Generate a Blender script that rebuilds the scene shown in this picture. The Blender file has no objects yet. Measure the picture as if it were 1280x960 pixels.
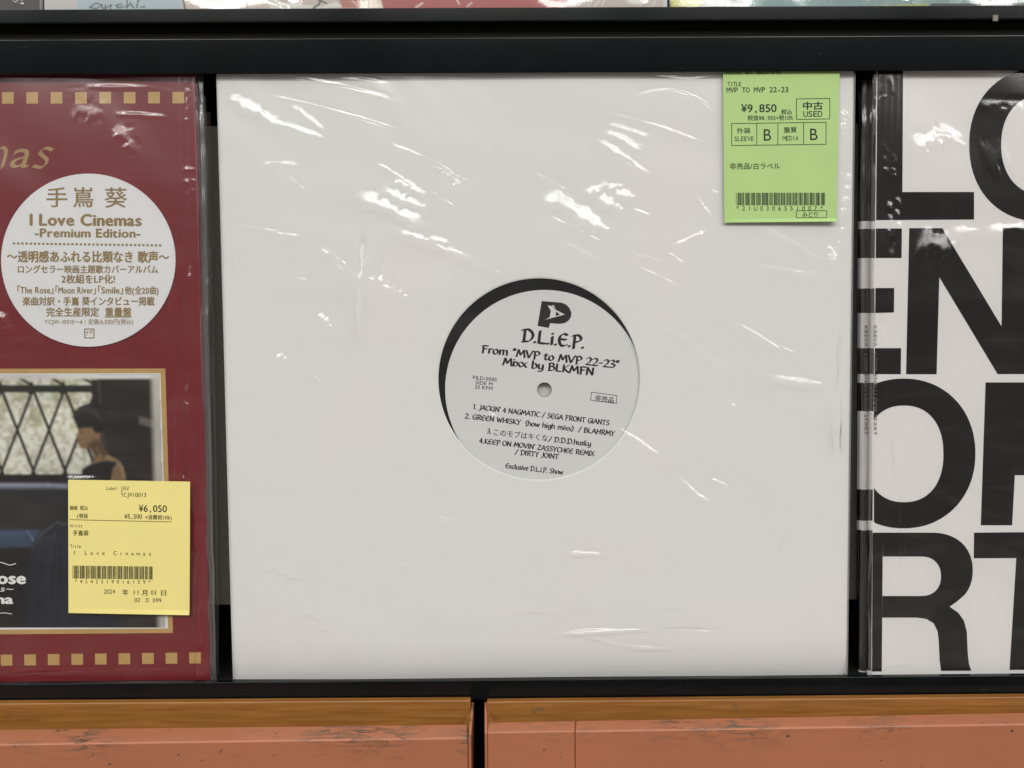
import bpy, bmesh, math, random
import numpy as np
from mathutils import Vector, Euler, Matrix
random.seed(7); RNG = np.random.default_rng(11)
SC = bpy.context.scene
COL = SC.collection

# ------------------------------------------------------------------ camera
CAM = Vector((-0.01505, -0.3906, 0.1699)); F = 970.0
cam = bpy.data.cameras.new('camera'); cam.sensor_width = 36; cam.lens = F / 1280 * 36
cam.clip_start = .01; cam.clip_end = 50
co = bpy.data.objects.new('camera', cam); COL.objects.link(co)
co.location = CAM; co.rotation_euler = Euler((1.52383, .00647, -.00523), 'XYZ'); SC.camera = co
RM = np.array(co.rotation_euler.to_matrix()); CP = np.array(CAM)

# ------------------------------------------------------------------ light: a shop with rows of ceiling tubes, dim walls all round
SC.view_settings.view_transform = 'Standard'; SC.view_settings.look = 'None'
SC.view_settings.exposure = .34; SC.view_settings.gamma = 1
SC.cycles.use_denoising = True; SC.cycles.max_bounces = 8; SC.cycles.transparent_max_bounces = 24
SC.cycles.sample_clamp_indirect = 4
LAMP_RAD = 17.5
ROWS = [(-2.3, 1.95), (-3.3, 1.95)]        # (y, z) of the two rows in front of the rack, behind and above the camera
def lamp(x, y, z, sx, sy, rad, col=(1, .985, .955)):
    l = bpy.data.lights.new('ceiling_tube', 'AREA'); l.shape = 'RECTANGLE'; l.size = sx; l.size_y = sy
    l.energy = rad * math.pi * sx * sy; l.color = col
    o = bpy.data.objects.new('ceiling_tube', l); COL.objects.link(o); o.location = (x, y, z)
for (y, z) in ROWS:
    for k in range(-3, 5):
        lamp(k * 1.4 - .1, y, z, 1.2, .26, LAMP_RAD)
W = bpy.data.worlds.new('World'); SC.world = W; W.use_nodes = True
nt = W.node_tree; nt.nodes.clear()
wo = nt.nodes.new('ShaderNodeOutputWorld'); bg = nt.nodes.new('ShaderNodeBackground')
tc = nt.nodes.new('ShaderNodeTexCoord'); sp = nt.nodes.new('ShaderNodeSeparateXYZ'); cr = nt.nodes.new('ShaderNodeValToRGB')
mr = nt.nodes.new('ShaderNodeMapRange'); mr.inputs[1].default_value = -1; mr.inputs[2].default_value = 1
nt.links.new(tc.outputs['Generated'], sp.inputs[0]); nt.links.new(sp.outputs['Z'], mr.inputs[0]); nt.links.new(mr.outputs[0], cr.inputs[0])
e = cr.color_ramp.elements
e[0].position = .2; e[0].color = (.24, .21, .18, 1)          # shop floor
e[1].position = .84; e[1].color = (.95, .94, .90, 1)         # ceiling
m_ = e.new(.46); m_.color = (.10, .095, .09, 1)
m_ = e.new(.745); m_.color = (.80, .79, .76, 1)
m_ = e.new(.685); m_.color = (.11, .105, .10, 1)
nt.links.new(cr.outputs[0], bg.inputs[0]); bg.inputs[1].default_value = 1.0; nt.links.new(bg.outputs[0], wo.inputs[0])

# ------------------------------------------------------------------ layout: a measured image point (1280 x 960) to a point of a real plane
def ray(x, y): return RM @ np.array([(x - 640) / F, -(y - 480) / F, -1.0])
def at(x, y, Y=0.0):
    d = ray(x, y); t = (Y - CP[1]) / d[1]; return CP + t * d
def atz(x, y, z):
    d = ray(x, y); t = (z - CP[2]) / d[2]; return CP + t * d
def at_many(P, Y):
    P = np.asarray(P, float)
    D = np.c_[(P[:, 0] - 640) / F, -(P[:, 1] - 480) / F, -np.ones(len(P))] @ RM.T
    t = (Y - CP[1]) / D[:, 1]
    return CP + t[:, None] * D
def to_px(V):
    q = (np.asarray(V, float) - CP) @ RM
    return np.c_[640 + F * q[:, 0] / -q[:, 2], 480 - F * q[:, 1] / -q[:, 2]]

# ------------------------------------------------------------------ materials
def new_mat(name):
    m = bpy.data.materials.new(name); m.use_nodes = True
    return m, m.node_tree, m.node_tree.nodes['Principled BSDF']
def mat(name, col, rough=.6, spec=.5, var=0.0, scale=60, bump=0.0, bscale=600, stretch=(1, 1, 1), metal=0, coat=0, col2=None, detail=4, bdist=.00002):
    m, t, b = new_mat(name); N = t.nodes; L = t.links
    b.inputs['Roughness'].default_value = rough; b.inputs['Specular IOR Level'].default_value = spec
    b.inputs['Metallic'].default_value = metal; b.inputs['Coat Weight'].default_value = coat; b.inputs['Coat Roughness'].default_value = .05
    b.inputs['Base Color'].default_value = (*col, 1)
    c = N.new('ShaderNodeTexCoord'); mp = N.new('ShaderNodeMapping'); mp.inputs['Scale'].default_value = stretch
    L.new(c.outputs['Object'], mp.inputs[0])
    if var or col2:
        n = N.new('ShaderNodeTexNoise'); n.inputs['Scale'].default_value = scale; n.inputs['Detail'].default_value = detail
        L.new(mp.outputs[0], n.inputs['Vector'])
        r = N.new('ShaderNodeValToRGB'); r.color_ramp.elements[0].position = .32; r.color_ramp.elements[1].position = .68
        a = tuple(min(1, k * (1 - var)) for k in col); d = col2 or tuple(min(1, k * (1 + var)) for k in col)
        r.color_ramp.elements[0].color = (*a, 1); r.color_ramp.elements[1].color = (*d, 1)
        L.new(n.outputs['Fac'], r.inputs[0]); L.new(r.outputs[0], b.inputs['Base Color'])
    if bump:
        n = N.new('ShaderNodeTexNoise'); n.inputs['Scale'].default_value = bscale; n.inputs['Detail'].default_value = 3
        L.new(mp.outputs[0], n.inputs['Vector'])
        bm = N.new('ShaderNodeBump'); bm.inputs['Strength'].default_value = bump; bm.inputs['Distance'].default_value = bdist
        L.new(n.outputs['Fac'], bm.inputs['Height']); L.new(bm.outputs[0], b.inputs['Normal'])
    return m
def film_mat(name, haze=.006, rough=.17, tint=(1, 1, 1), gain=1.9, bump=.7, stretch=(1, 1, 1), bscale=650, milk=(.85, .86, .84), smear=0):
    m = bpy.data.materials.new(name); m.use_nodes = True; t = m.node_tree; N = t.nodes; L = t.links; N.clear()
    out = N.new('ShaderNodeOutputMaterial'); tr = N.new('ShaderNodeBsdfTransparent'); tr.inputs[0].default_value = (*tint, 1)
    gl = N.new('ShaderNodeBsdfGlossy'); gl.inputs['Roughness'].default_value = rough
    df = N.new('ShaderNodeBsdfDiffuse'); df.inputs[0].default_value = (*milk, 1)
    fr = N.new('ShaderNodeFresnel'); ge = N.new('ShaderNodeNewGeometry'); io = N.new('ShaderNodeMapRange')   # a sheet has the same index on both sides
    io.inputs[3].default_value = 1.45; io.inputs[4].default_value = 1 / 1.45; L.new(ge.outputs['Backfacing'], io.inputs[0]); L.new(io.outputs[0], fr.inputs[0])
    if smear:
        cs = N.new('ShaderNodeTexCoord'); ms = N.new('ShaderNodeMapping'); ms.inputs['Rotation'].default_value = (0, .5, 0); ms.inputs['Scale'].default_value = (.6, 1, 1.8); ns = N.new('ShaderNodeTexNoise')
        ns.inputs['Scale'].default_value = 30; ns.inputs['Detail'].default_value = 7; ns.inputs['Distortion'].default_value = 1.5; rs_ = N.new('ShaderNodeMapRange'); rs_.inputs[1].default_value = .48; rs_.inputs[2].default_value = .75; rs_.inputs[3].default_value = haze; rs_.inputs[4].default_value = haze + smear
    mu = N.new('ShaderNodeMath'); mu.operation = 'MULTIPLY'; mu.inputs[1].default_value = gain; mu.use_clamp = True
    m1 = N.new('ShaderNodeMixShader'); m2 = N.new('ShaderNodeMixShader'); m1.inputs[0].default_value = haze
    c = N.new('ShaderNodeTexCoord'); mp = N.new('ShaderNodeMapping'); mp.inputs['Scale'].default_value = stretch
    n = N.new('ShaderNodeTexNoise'); n.inputs['Scale'].default_value = bscale; n.inputs['Detail'].default_value = 5
    bm = N.new('ShaderNodeBump'); bm.inputs['Strength'].default_value = bump; bm.inputs['Distance'].default_value = .00004
    L.new(c.outputs['Object'], mp.inputs[0]); L.new(mp.outputs[0], n.inputs['Vector']); L.new(n.outputs['Fac'], bm.inputs['Height'])
    L.new(bm.outputs[0], gl.inputs['Normal'])
    if smear: L.new(cs.outputs['Object'], ms.inputs[0]); L.new(ms.outputs[0], ns.inputs[0]); L.new(ns.outputs['Fac'], rs_.inputs[0]); L.new(rs_.outputs[0], m1.inputs[0])
    L.new(fr.outputs[0], mu.inputs[0]); L.new(tr.outputs[0], m1.inputs[1]); L.new(df.outputs[0], m1.inputs[2])
    L.new(mu.outputs[0], m2.inputs[0]); L.new(m1.outputs[0], m2.inputs[1]); L.new(gl.outputs[0], m2.inputs[2]); L.new(m2.outputs[0], out.inputs[0])
    return m
def attr_mat(name, rough=.5, spec=.4):
    m, t, b = new_mat(name); a = t.nodes.new('ShaderNodeAttribute'); a.attribute_name = 'print'
    t.links.new(a.outputs['Color'], b.inputs['Base Color']); b.inputs['Roughness'].default_value = rough
    b.inputs['Specular IOR Level'].default_value = spec
    return m
M = {}
M['paper'] = mat('white_card', (.690, .705, .680), .75, .2, var=.012, scale=10, bump=.4, bscale=900, detail=6, col2=(.715, .69, .68))
M['paper_edge'] = mat('card_edge', (.80, .79, .76), .8, .2, var=.05)
M['label'] = mat('label_paper', (.62, .63, .62), .6, .3, var=.015, scale=30, bump=.15, bscale=900)
M['ink'] = mat('black_ink', (.012, .012, .012), .6, .2, var=.25, scale=500)
M['ink_soft'] = mat('thermal_ink', (.012, .013, .01), .6, .3, var=.35, scale=900)
M['green'] = mat('green_sticker_paper', (.385, .56, .21), .6, .3, var=.03, scale=40, bump=.15, bscale=700)
M['yellow'] = mat('yellow_sticker_paper', (.76, .66, .24), .6, .3, var=.02, scale=40, bump=.15, bscale=700)
M['red'] = mat('red_cover_card', (.165, .011, .016), .3, .5, var=.05, scale=20)
M['gold'] = mat('gold_print', (.46, .29, .10), .4, .5, var=.06, scale=200)
M['gold_text'] = mat('bronze_print', (.25, .17, .06), .5, .4, var=.05, scale=300)
M['round'] = mat('round_sticker_paper', (.69, .69, .70), .45, .4, var=.01)
M['white_cover'] = mat('white_laminated_cover', (.72, .70, .685), .3, .5, var=.01, scale=12, bump=.08, bscale=60)
M['black_print'] = mat('black_cover_print', (.006, .0055, .005), .14, .3, var=.25, scale=18)
M['grey_print'] = mat('grey_spine_print', (.13, .13, .13), .5, .4)
M['white_print'] = mat('white_print', (.75, .74, .71), .5, .4)
M['rail'] = mat('black_lacquered_rail', (.0018, .0027, .0036), .13, .22, var=.35, scale=35, bump=.15, bscale=900)
M['shadow_black'] = mat('matt_black_board', (.006, .006, .006), .8, .2)
M['felt'] = mat('dark_grey_felt', (.115, .107, .092), .95, .1, var=.35, scale=1400, bump=.6, bscale=1800)
M['vinyl'] = mat('black_vinyl', (.004, .004, .005), .22, .4)
M['film'] = film_mat('clear_cover_film', smear=.014, gain=2.4, bump=.55)
M['film_smooth'] = film_mat('taut_cover_film', rough=.05, gain=1.4, bump=.2)
M['film_edge'] = film_mat('folded_film_edge', haze=.07, rough=.14, gain=3, stretch=(9, 9, .35), bump=1.0, bscale=220)
M['film_side'] = film_mat('stacked_film_side', haze=.035, rough=.16, gain=2.6, stretch=(9, 9, .3), bump=1.0, bscale=200)
M['photo'] = attr_mat('printed_photograph', .35, .5)
M['art'] = attr_mat('printed_illustration', .4, .5)
M['metal'] = mat('worn_brass_head', (.16, .14, .11), .55, .5, metal=.3, var=.2)
# vinyl grooves: rings round the object's own axis
t = M['vinyl'].node_tree; b = t.nodes['Principled BSDF']
c = t.nodes.new('ShaderNodeTexCoord'); w = t.nodes.new('ShaderNodeTexWave'); w.wave_type = 'RINGS'; w.rings_direction = 'Y'
w.inputs['Scale'].default_value = 420; w.inputs['Distortion'].default_value = .3
bm_ = t.nodes.new('ShaderNodeBump'); bm_.inputs['Strength'].default_value = .35; bm_.inputs['Distance'].default_value = .00002
t.links.new(c.outputs['Object'], w.inputs['Vector']); t.links.new(w.outputs['Fac'], bm_.inputs['Height']); t.links.new(bm_.outputs[0], b.inputs['Normal'])

t = M['rail'].node_tree; b = t.nodes['Principled BSDF']; N = t.nodes; L = t.links
prev = b.inputs['Base Color'].links[0].from_socket
for sc_, st_, lo_, hi_, cc_ in ((420, (1, 1, 1), .72, .76, (.03, .03, .03, 1)), (55, (1, 1, 9), .72, .735, (.025, .026, .026, 1)), (30, (1, 1, 1.5), .62, .8, (.006, .007, .008, 1))):
    c = N.new('ShaderNodeTexCoord'); mp = N.new('ShaderNodeMapping'); mp.inputs['Scale'].default_value = st_; mp.inputs['Rotation'].default_value = (0, .25, 0); n = N.new('ShaderNodeTexNoise'); n.inputs['Scale'].default_value = sc_; n.inputs['Detail'].default_value = 5
    r = N.new('ShaderNodeMapRange'); r.inputs[1].default_value = lo_; r.inputs[2].default_value = hi_; mx = N.new('ShaderNodeMix'); mx.data_type = 'RGBA'; mx.inputs['B'].default_value = cc_
    L.new(c.outputs['Object'], mp.inputs[0]); L.new(mp.outputs[0], n.inputs['Vector']); L.new(n.outputs['Fac'], r.inputs[0]); L.new(r.outputs[0], mx.inputs['Factor']); L.new(prev, mx.inputs['A']); prev = mx.outputs['Result']
L.new(prev, b.inputs['Base Color'])

def wood_mat():
    m, t, b = new_mat('varnished_wood'); N = t.nodes; L = t.links
    c = N.new('ShaderNodeTexCoord'); mp = N.new('ShaderNodeMapping'); mp.inputs['Scale'].default_value = (1.2, 14, 22); L.new(c.outputs['Object'], mp.inputs[0])
    n = N.new('ShaderNodeTexNoise'); n.inputs['Scale'].default_value = 22; n.inputs['Detail'].default_value = 8; n.inputs['Distortion'].default_value = .6; L.new(mp.outputs[0], n.inputs['Vector'])
    r = N.new('ShaderNodeValToRGB'); e = r.color_ramp.elements; e[0].position = .3; e[0].color = (.19, .072, .014, 1); e[1].position = .72; e[1].color = (.30, .13, .030, 1)
    L.new(n.outputs['Fac'], r.inputs[0])
    n2 = N.new('ShaderNodeTexNoise'); n2.inputs['Scale'].default_value = 170; n2.inputs['Detail'].default_value = 8; L.new(c.outputs['Object'], n2.inputs['Vector'])
    r2 = N.new('ShaderNodeValToRGB'); r2.color_ramp.elements[0].position = .66; r2.color_ramp.elements[1].position = .80; L.new(n2.outputs['Fac'], r2.inputs[0])
    mx = N.new('ShaderNodeMix'); mx.data_type = 'RGBA'; mx.inputs['B'].default_value = (.13, .085, .04, 1); L.new(r2.outputs[0], mx.inputs['Factor']); L.new(r.outputs[0], mx.inputs['A'])
    L.new(mx.outputs['Result'], b.inputs['Base Color']); b.inputs['Roughness'].default_value = .38
    bm = N.new('ShaderNodeBump'); bm.inputs['Strength'].default_value = .3; bm.inputs['Distance'].default_value = .0003; L.new(n.outputs['Fac'], bm.inputs['Height']); L.new(bm.outputs[0], b.inputs['Normal'])
    return m
M['wood'] = wood_mat()
def paint_mat(name, seed, edge_z, spots_x):
    """salmon paint, chipped and scratched mostly along the worn top edge"""
    m, t, b = new_mat(name); N = t.nodes; L = t.links
    c = N.new('ShaderNodeTexCoord')
    def noise(sc, st, det=8, dist=0.0):
        mp = N.new('ShaderNodeMapping'); mp.inputs['Scale'].default_value = st; mp.inputs['Location'].default_value = (seed, seed * .3, 0)
        n = N.new('ShaderNodeTexNoise'); n.inputs['Scale'].default_value = sc; n.inputs['Detail'].default_value = det; n.inputs['Distortion'].default_value = dist
        L.new(c.outputs['Object'], mp.inputs[0]); L.new(mp.outputs[0], n.inputs['Vector']); return n.outputs['Fac']
    def ramp(src, a, d):
        r = N.new('ShaderNodeMapRange'); r.inputs[1].default_value = a; r.inputs[2].default_value = d; L.new(src, r.inputs[0]); return r.outputs[0]
    def math_(op, a, d):
        k = N.new('ShaderNodeMath'); k.operation = op
        for i, v in enumerate((a, d)):
            if isinstance(v, float): k.inputs[i].default_value = v
            else: L.new(v, k.inputs[i])
        return k.outputs[0]
    def mix(f, a, d):
        k = N.new('ShaderNodeMix'); k.data_type = 'RGBA'; L.new(f, k.inputs['Factor'])
        for nm, v in (('A', a), ('B', d)):
            if isinstance(v, tuple): k.inputs[nm].default_value = (*v, 1)
            else: L.new(v, k.inputs[nm])
        return k.outputs['Result']
    base = mix(noise(14, (1, 1, 1), 5), (.31, .108, .052), (.37, .135, .066))
    sep = N.new('ShaderNodeSeparateXYZ'); L.new(c.outputs['Object'], sep.inputs[0])
    near = ramp(sep.outputs['Z'], edge_z - .012, edge_z + .001)         # wear: strongest at the handled edge
    patch = None                                                       # where hands and sleeves have rubbed
    for xc, hw in spots_x:
        g = math_('ABSOLUTE', math_('SUBTRACT', sep.outputs['X'], float(xc)), 0.0); g = ramp(g, hw, hw * .35)
        patch = g if patch is None else math_('MAXIMUM', patch, g)
    patch = math_('MULTIPLY', patch, ramp(noise(38, (1, 1, 1), 4), .40, .58))
    def scratch(rot, lo, hi):
        mp = N.new('ShaderNodeMapping'); mp.inputs['Rotation'].default_value = (0, rot, 0); mp.inputs['Scale'].default_value = (1, 6, 9); L.new(c.outputs['Object'], mp.inputs[0])
        n = N.new('ShaderNodeTexNoise'); n.inputs['Scale'].default_value = 85; n.inputs['Detail'].default_value = 7; L.new(mp.outputs[0], n.inputs['Vector']); return ramp(n.outputs['Fac'], lo, hi)
    wear = math_('MULTIPLY', math_('MULTIPLY', near, patch), ramp(noise(95, (.5, 1, 1.4), 9, 1.0), .55, .575))
    grime = math_('MULTIPLY', near, math_('MULTIPLY', math_('ADD', patch, .12), scratch(.35, .52, .60)))
    fine = math_('MULTIPLY', near, scratch(.08, .66, .69))
    spots = ramp(noise(330, (.7, 1, 1), 4), .70, .72)
    c1 = mix(math_('MULTIPLY', grime, .85), base, (.10, .075, .06)); c1 = mix(math_('MULTIPLY', fine, .6), c1, (.12, .07, .05))
    c2 = mix(wear, c1, (.22, .10, .05))
    c3 = mix(spots, c2, (.05, .035, .025))
    rim = math_('MULTIPLY', ramp(noise(95, (.5, 1, 1.4), 9, 1.0), .535, .55), ramp(noise(95, (.5, 1, 1.4), 9, 1.0), .568, .555))
    c4 = mix(math_('MULTIPLY', math_('MULTIPLY', near, patch), rim), c3, (.04, .025, .015))
    L.new(c4, b.inputs['Base Color'])
    b.inputs['Roughness'].default_value = .36
    h = math_('SUBTRACT', noise(60, (1, 1, 1), 4), math_('MULTIPLY', wear, .8))
    bm = N.new('ShaderNodeBump'); bm.inputs['Strength'].default_value = .5; bm.inputs['Distance'].default_value = .0002; L.new(h, bm.inputs['Height']); L.new(bm.outputs[0], b.inputs['Normal'])
    return m

# ------------------------------------------------------------------ objects
ORI = {}
def thing(name, label, cat, loc, group=None):
    o = bpy.data.objects.new(name, None); COL.objects.link(o); o.location = loc; o.empty_display_size = .02
    o['label'] = label; o['category'] = cat
    if group: o['group'] = group
    ORI[o] = np.array(loc, float); return o
def obj(name, V, Fc, m, parent=None, smooth=False, label=None, kind=None, mats=None, fm=None):
    V = np.asarray(V, float)
    root = parent; off = np.zeros(3)
    if parent is not None:
        off = ORI[parent]
    me = bpy.data.meshes.new(name)
    me.from_pydata((V - off).tolist(), [], [list(map(int, f)) for f in Fc]); me.update()
    for k in (mats or [m]): me.materials.append(k)
    if fm is not None: me.polygons.foreach_set('material_index', np.asarray(fm, np.int32))
    if smooth: me.polygons.foreach_set('use_smooth', np.ones(len(me.polygons), bool))
    o = bpy.data.objects.new(name, me); COL.objects.link(o)
    if parent is not None: o.parent = parent; ORI[o] = off
    if label: o['label'] = label
    if kind: o['kind'] = kind
    return o
def box_vf(x0, x1, y0, y1, z0, z1):
    V = [(x, y, z) for x in (x0, x1) for y in (y0, y1) for z in (z0, z1)]
    return V, [(0, 1, 3, 2), (4, 6, 7, 5), (0, 4, 5, 1), (2, 3, 7, 6), (0, 2, 6, 4), (1, 5, 7, 3)]
def hexa(P):   # P: 4 points of the near face (bl, br, tr, tl) then 4 of the far face
    return P, [(0, 1, 2, 3), (5, 4, 7, 6), (4, 0, 3, 7), (1, 5, 6, 2), (3, 2, 6, 7), (4, 5, 1, 0)]
def bevel(o, w, seg=2, ang=True):
    bm = bmesh.new(); bm.from_mesh(o.data); bmesh.ops.recalc_face_normals(bm, faces=bm.faces)
    bmesh.ops.bevel(bm, geom=bm.edges[:], offset=w, segments=seg, profile=.5, affect='EDGES'); 
    for f in bm.faces: f.smooth = min(e.calc_length() for e in f.edges) < w * 1.6      # flat faces stay flat, the rounded edge is smooth
    bm.to_mesh(o.data); bm.free()
    return o
def sharp(o, deg=35):
    o.data.set_sharp_from_angle(angle=math.radians(deg))
def box(name, x0, x1, y0, y1, z0, z1, m, parent=None, bev=0, **k):
    o = obj(name, *box_vf(x0, x1, y0, y1, z0, z1), m, parent, **k)
    if bev: bevel(o, bev)
    return o
def flat(name, pts, Y, m, parent, **k):       # a printed flat polygon given in image points
    V = at_many(pts, Y); return obj(name, V, [tuple(range(len(V)))[::-1]], m, parent, **k)

# ------------------------------------------------------------------ lettering
_cache = {}
def glyph(ch, weight):
    """outline mesh of one character of Blender's built-in font: (verts, faces, advance)"""
    k = (ch, weight)
    if k in _cache: return _cache[k]
    cu = bpy.data.curves.new('g', 'FONT'); cu.size = 1; cu.resolution_u = 3; cu.offset = weight
    cu.body = ch + '.'; o = bpy.data.objects.new('g', cu); COL.objects.link(o); cu.body = ch
    dg = bpy.context.evaluated_depsgraph_get(); dg.update()
    me = o.evaluated_get(dg).to_mesh()
    V = np.array([v.co[:2] for v in me.vertices]).reshape(-1, 2); Fc = [tuple(p.vertices) for p in me.polygons]
    o.evaluated_get(dg).to_mesh_clear()
    adv = None
    if ch == ' ': adv = .32
    else: adv = (V[:, 0].max() + .07) if len(V) else .4
    if ord(ch) > 0x2E80: adv = 1.0
    bpy.data.objects.remove(o); bpy.data.curves.remove(cu)
    _cache[k] = (V, Fc, adv); return _cache[k]
class Print:
    """collects flat printed marks, in image points, for one surface"""
    def __init__(s): s.P = []; s.F = []; s.Lf = []; s.n = 0
    def add(s, P, Fc, per=False):
        P = np.asarray(P, float).reshape(-1, 2)
        if not len(P): return
        l = np.full(len(P), len(s.P) % 40 * 6e-7)
        if per:      # overlapping pen strokes: each a hair above the one before
            for i, f in enumerate(Fc): l[list(f)] = (i % 30) * 1.2e-6
        s.Lf.append(l); s.P.append(P); s.F += [tuple(i + s.n for i in f) for f in Fc]; s.n += len(P)
    def poly(s, pts): s.add(pts, [tuple(range(len(pts)))])
    def rect(s, x0, y0, x1, y1): s.add([(x0, y0), (x0, y1), (x1, y1), (x1, y0)], [(0, 1, 2, 3)])
    def line(s, x0, y0, x1, y1, w):
        d = np.array([x1 - x0, y1 - y0], float); n = np.array([-d[1], d[0]]) / np.hypot(*d) * w / 2; a = np.array([x0, y0]); c = np.array([x1, y1])
        s.add([a + n, a - n, c - n, c + n], [(0, 1, 2, 3)])
    def frame(s, x0, y0, x1, y1, w, sl=0):
        a, b_, c, d = (x0, y0), (x1, y0 + sl), (x1, y1 + sl), (x0, y1)
        for p, q in ((a, b_), (b_, c), (c, d), (d, a)): s.line(*p, *q, w)
    def text(s, txt, x0, x1, y, size, rot=0.0, weight=0.0, pitch=None, shear=0.0, glyphs=None):
        """baseline from (x0, y), fitted to end at x1 (along the text); size = em in px; pitch: fixed cells"""
        out = []; pen = 0.0
        for ch in txt:
            if glyphs and ch in glyphs: V, Fc, adv = glyphs[ch]
            elif glyphs and ch == ' ': V, Fc, adv = np.zeros((0, 2)), [], .3
            else: V, Fc, adv = glyph(ch, 0)
            if pitch:
                cell = pitch[1] if ord(ch) > 0x2E80 else pitch[0]
                if len(V):
                    lo, hi = V[:, 0].min(), V[:, 0].max(); wd = hi - lo
                    full = .92 * cell
                    k = min(1.0, full / max(wd, 1e-6)) if ord(ch) < 0x2E80 else cell
                    out.append(((V - [(lo + hi) / 2, 0]) * [k, 1] + [pen + cell / 2, 0], Fc))
                pen += cell
            else:
                if len(V): out.append((V + [pen, 0], Fc))
                pen += adv
        if not out: return
        lo = min(v[:, 0].min() for v, f in out); hi = max(v[:, 0].max() for v, f in out)
        kx = (x1 - x0) / (hi - lo); c, sn = math.cos(math.radians(rot)), math.sin(math.radians(rot))
        if size < 9: weight *= .55
        st = [(0, 0)] if glyphs or weight <= .002 else [(-weight, 0), (weight, 0), (0, weight * .6), (0, -weight * .6)]
        for V, Fc, sx, sy in [(V + [sx, sy], Fc, sx, sy) for sx, sy in st for V, Fc in out]:
            X = (V[:, 0] - lo) * kx + shear * V[:, 1] * size; Yv = -V[:, 1] * size
            s.add(np.c_[x0 + X * c - Yv * sn, y + X * sn + Yv * c], Fc, bool(glyphs))
    def ring(s, cx, cy, r, w, n=24):
        a = np.linspace(0, 2 * math.pi, n, endpoint=False)
        o = np.c_[cx + r * np.cos(a), cy + r * np.sin(a)]; i = np.c_[cx + (r - w) * np.cos(a), cy + (r - w) * np.sin(a)]
        s.add(np.r_[o, i], [(k, (k + 1) % n, n + (k + 1) % n, n + k) for k in range(n)])
    def build(s, name, Y, m, parent, **k):
        P = np.concatenate(s.P); V = at_many(P, Y); V[:, 1] -= np.concatenate(s.Lf)
        return obj(name, V, [f[::-1] for f in s.F], m, parent, **k)
C39 = {'0': 'nnnwwnwnn', '1': 'wnnwnnnnw', '2': 'nnwwnnnnw', '3': 'wnwwnnnnn', '4': 'nnnwwnnnw', '5': 'wnnwwnnnn', '6': 'nnwwwnnnn',
       '7': 'nnnwnnwnw', '8': 'wnnwnnwnn', '9': 'nnwwnnwnn', 'U': 'wwnnnnnnw', '*': 'nwnnwnwnn'}
def barcode(pr, code, x0, x1, y0, y1, slope=0.0):
    w = []
    for ch in code:
        w += [(1 if q == 'n' else 2.5, i % 2 == 0) for i, q in enumerate(C39[ch])] + [(1, False)]
    k = (x1 - x0) / sum(a for a, _ in w); x = x0
    for a, on in w:
        if on:
            d = slope * (x - x0); pr.rect(x, y0 + d, x + a * k, y1 + d)
        x += a * k

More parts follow.
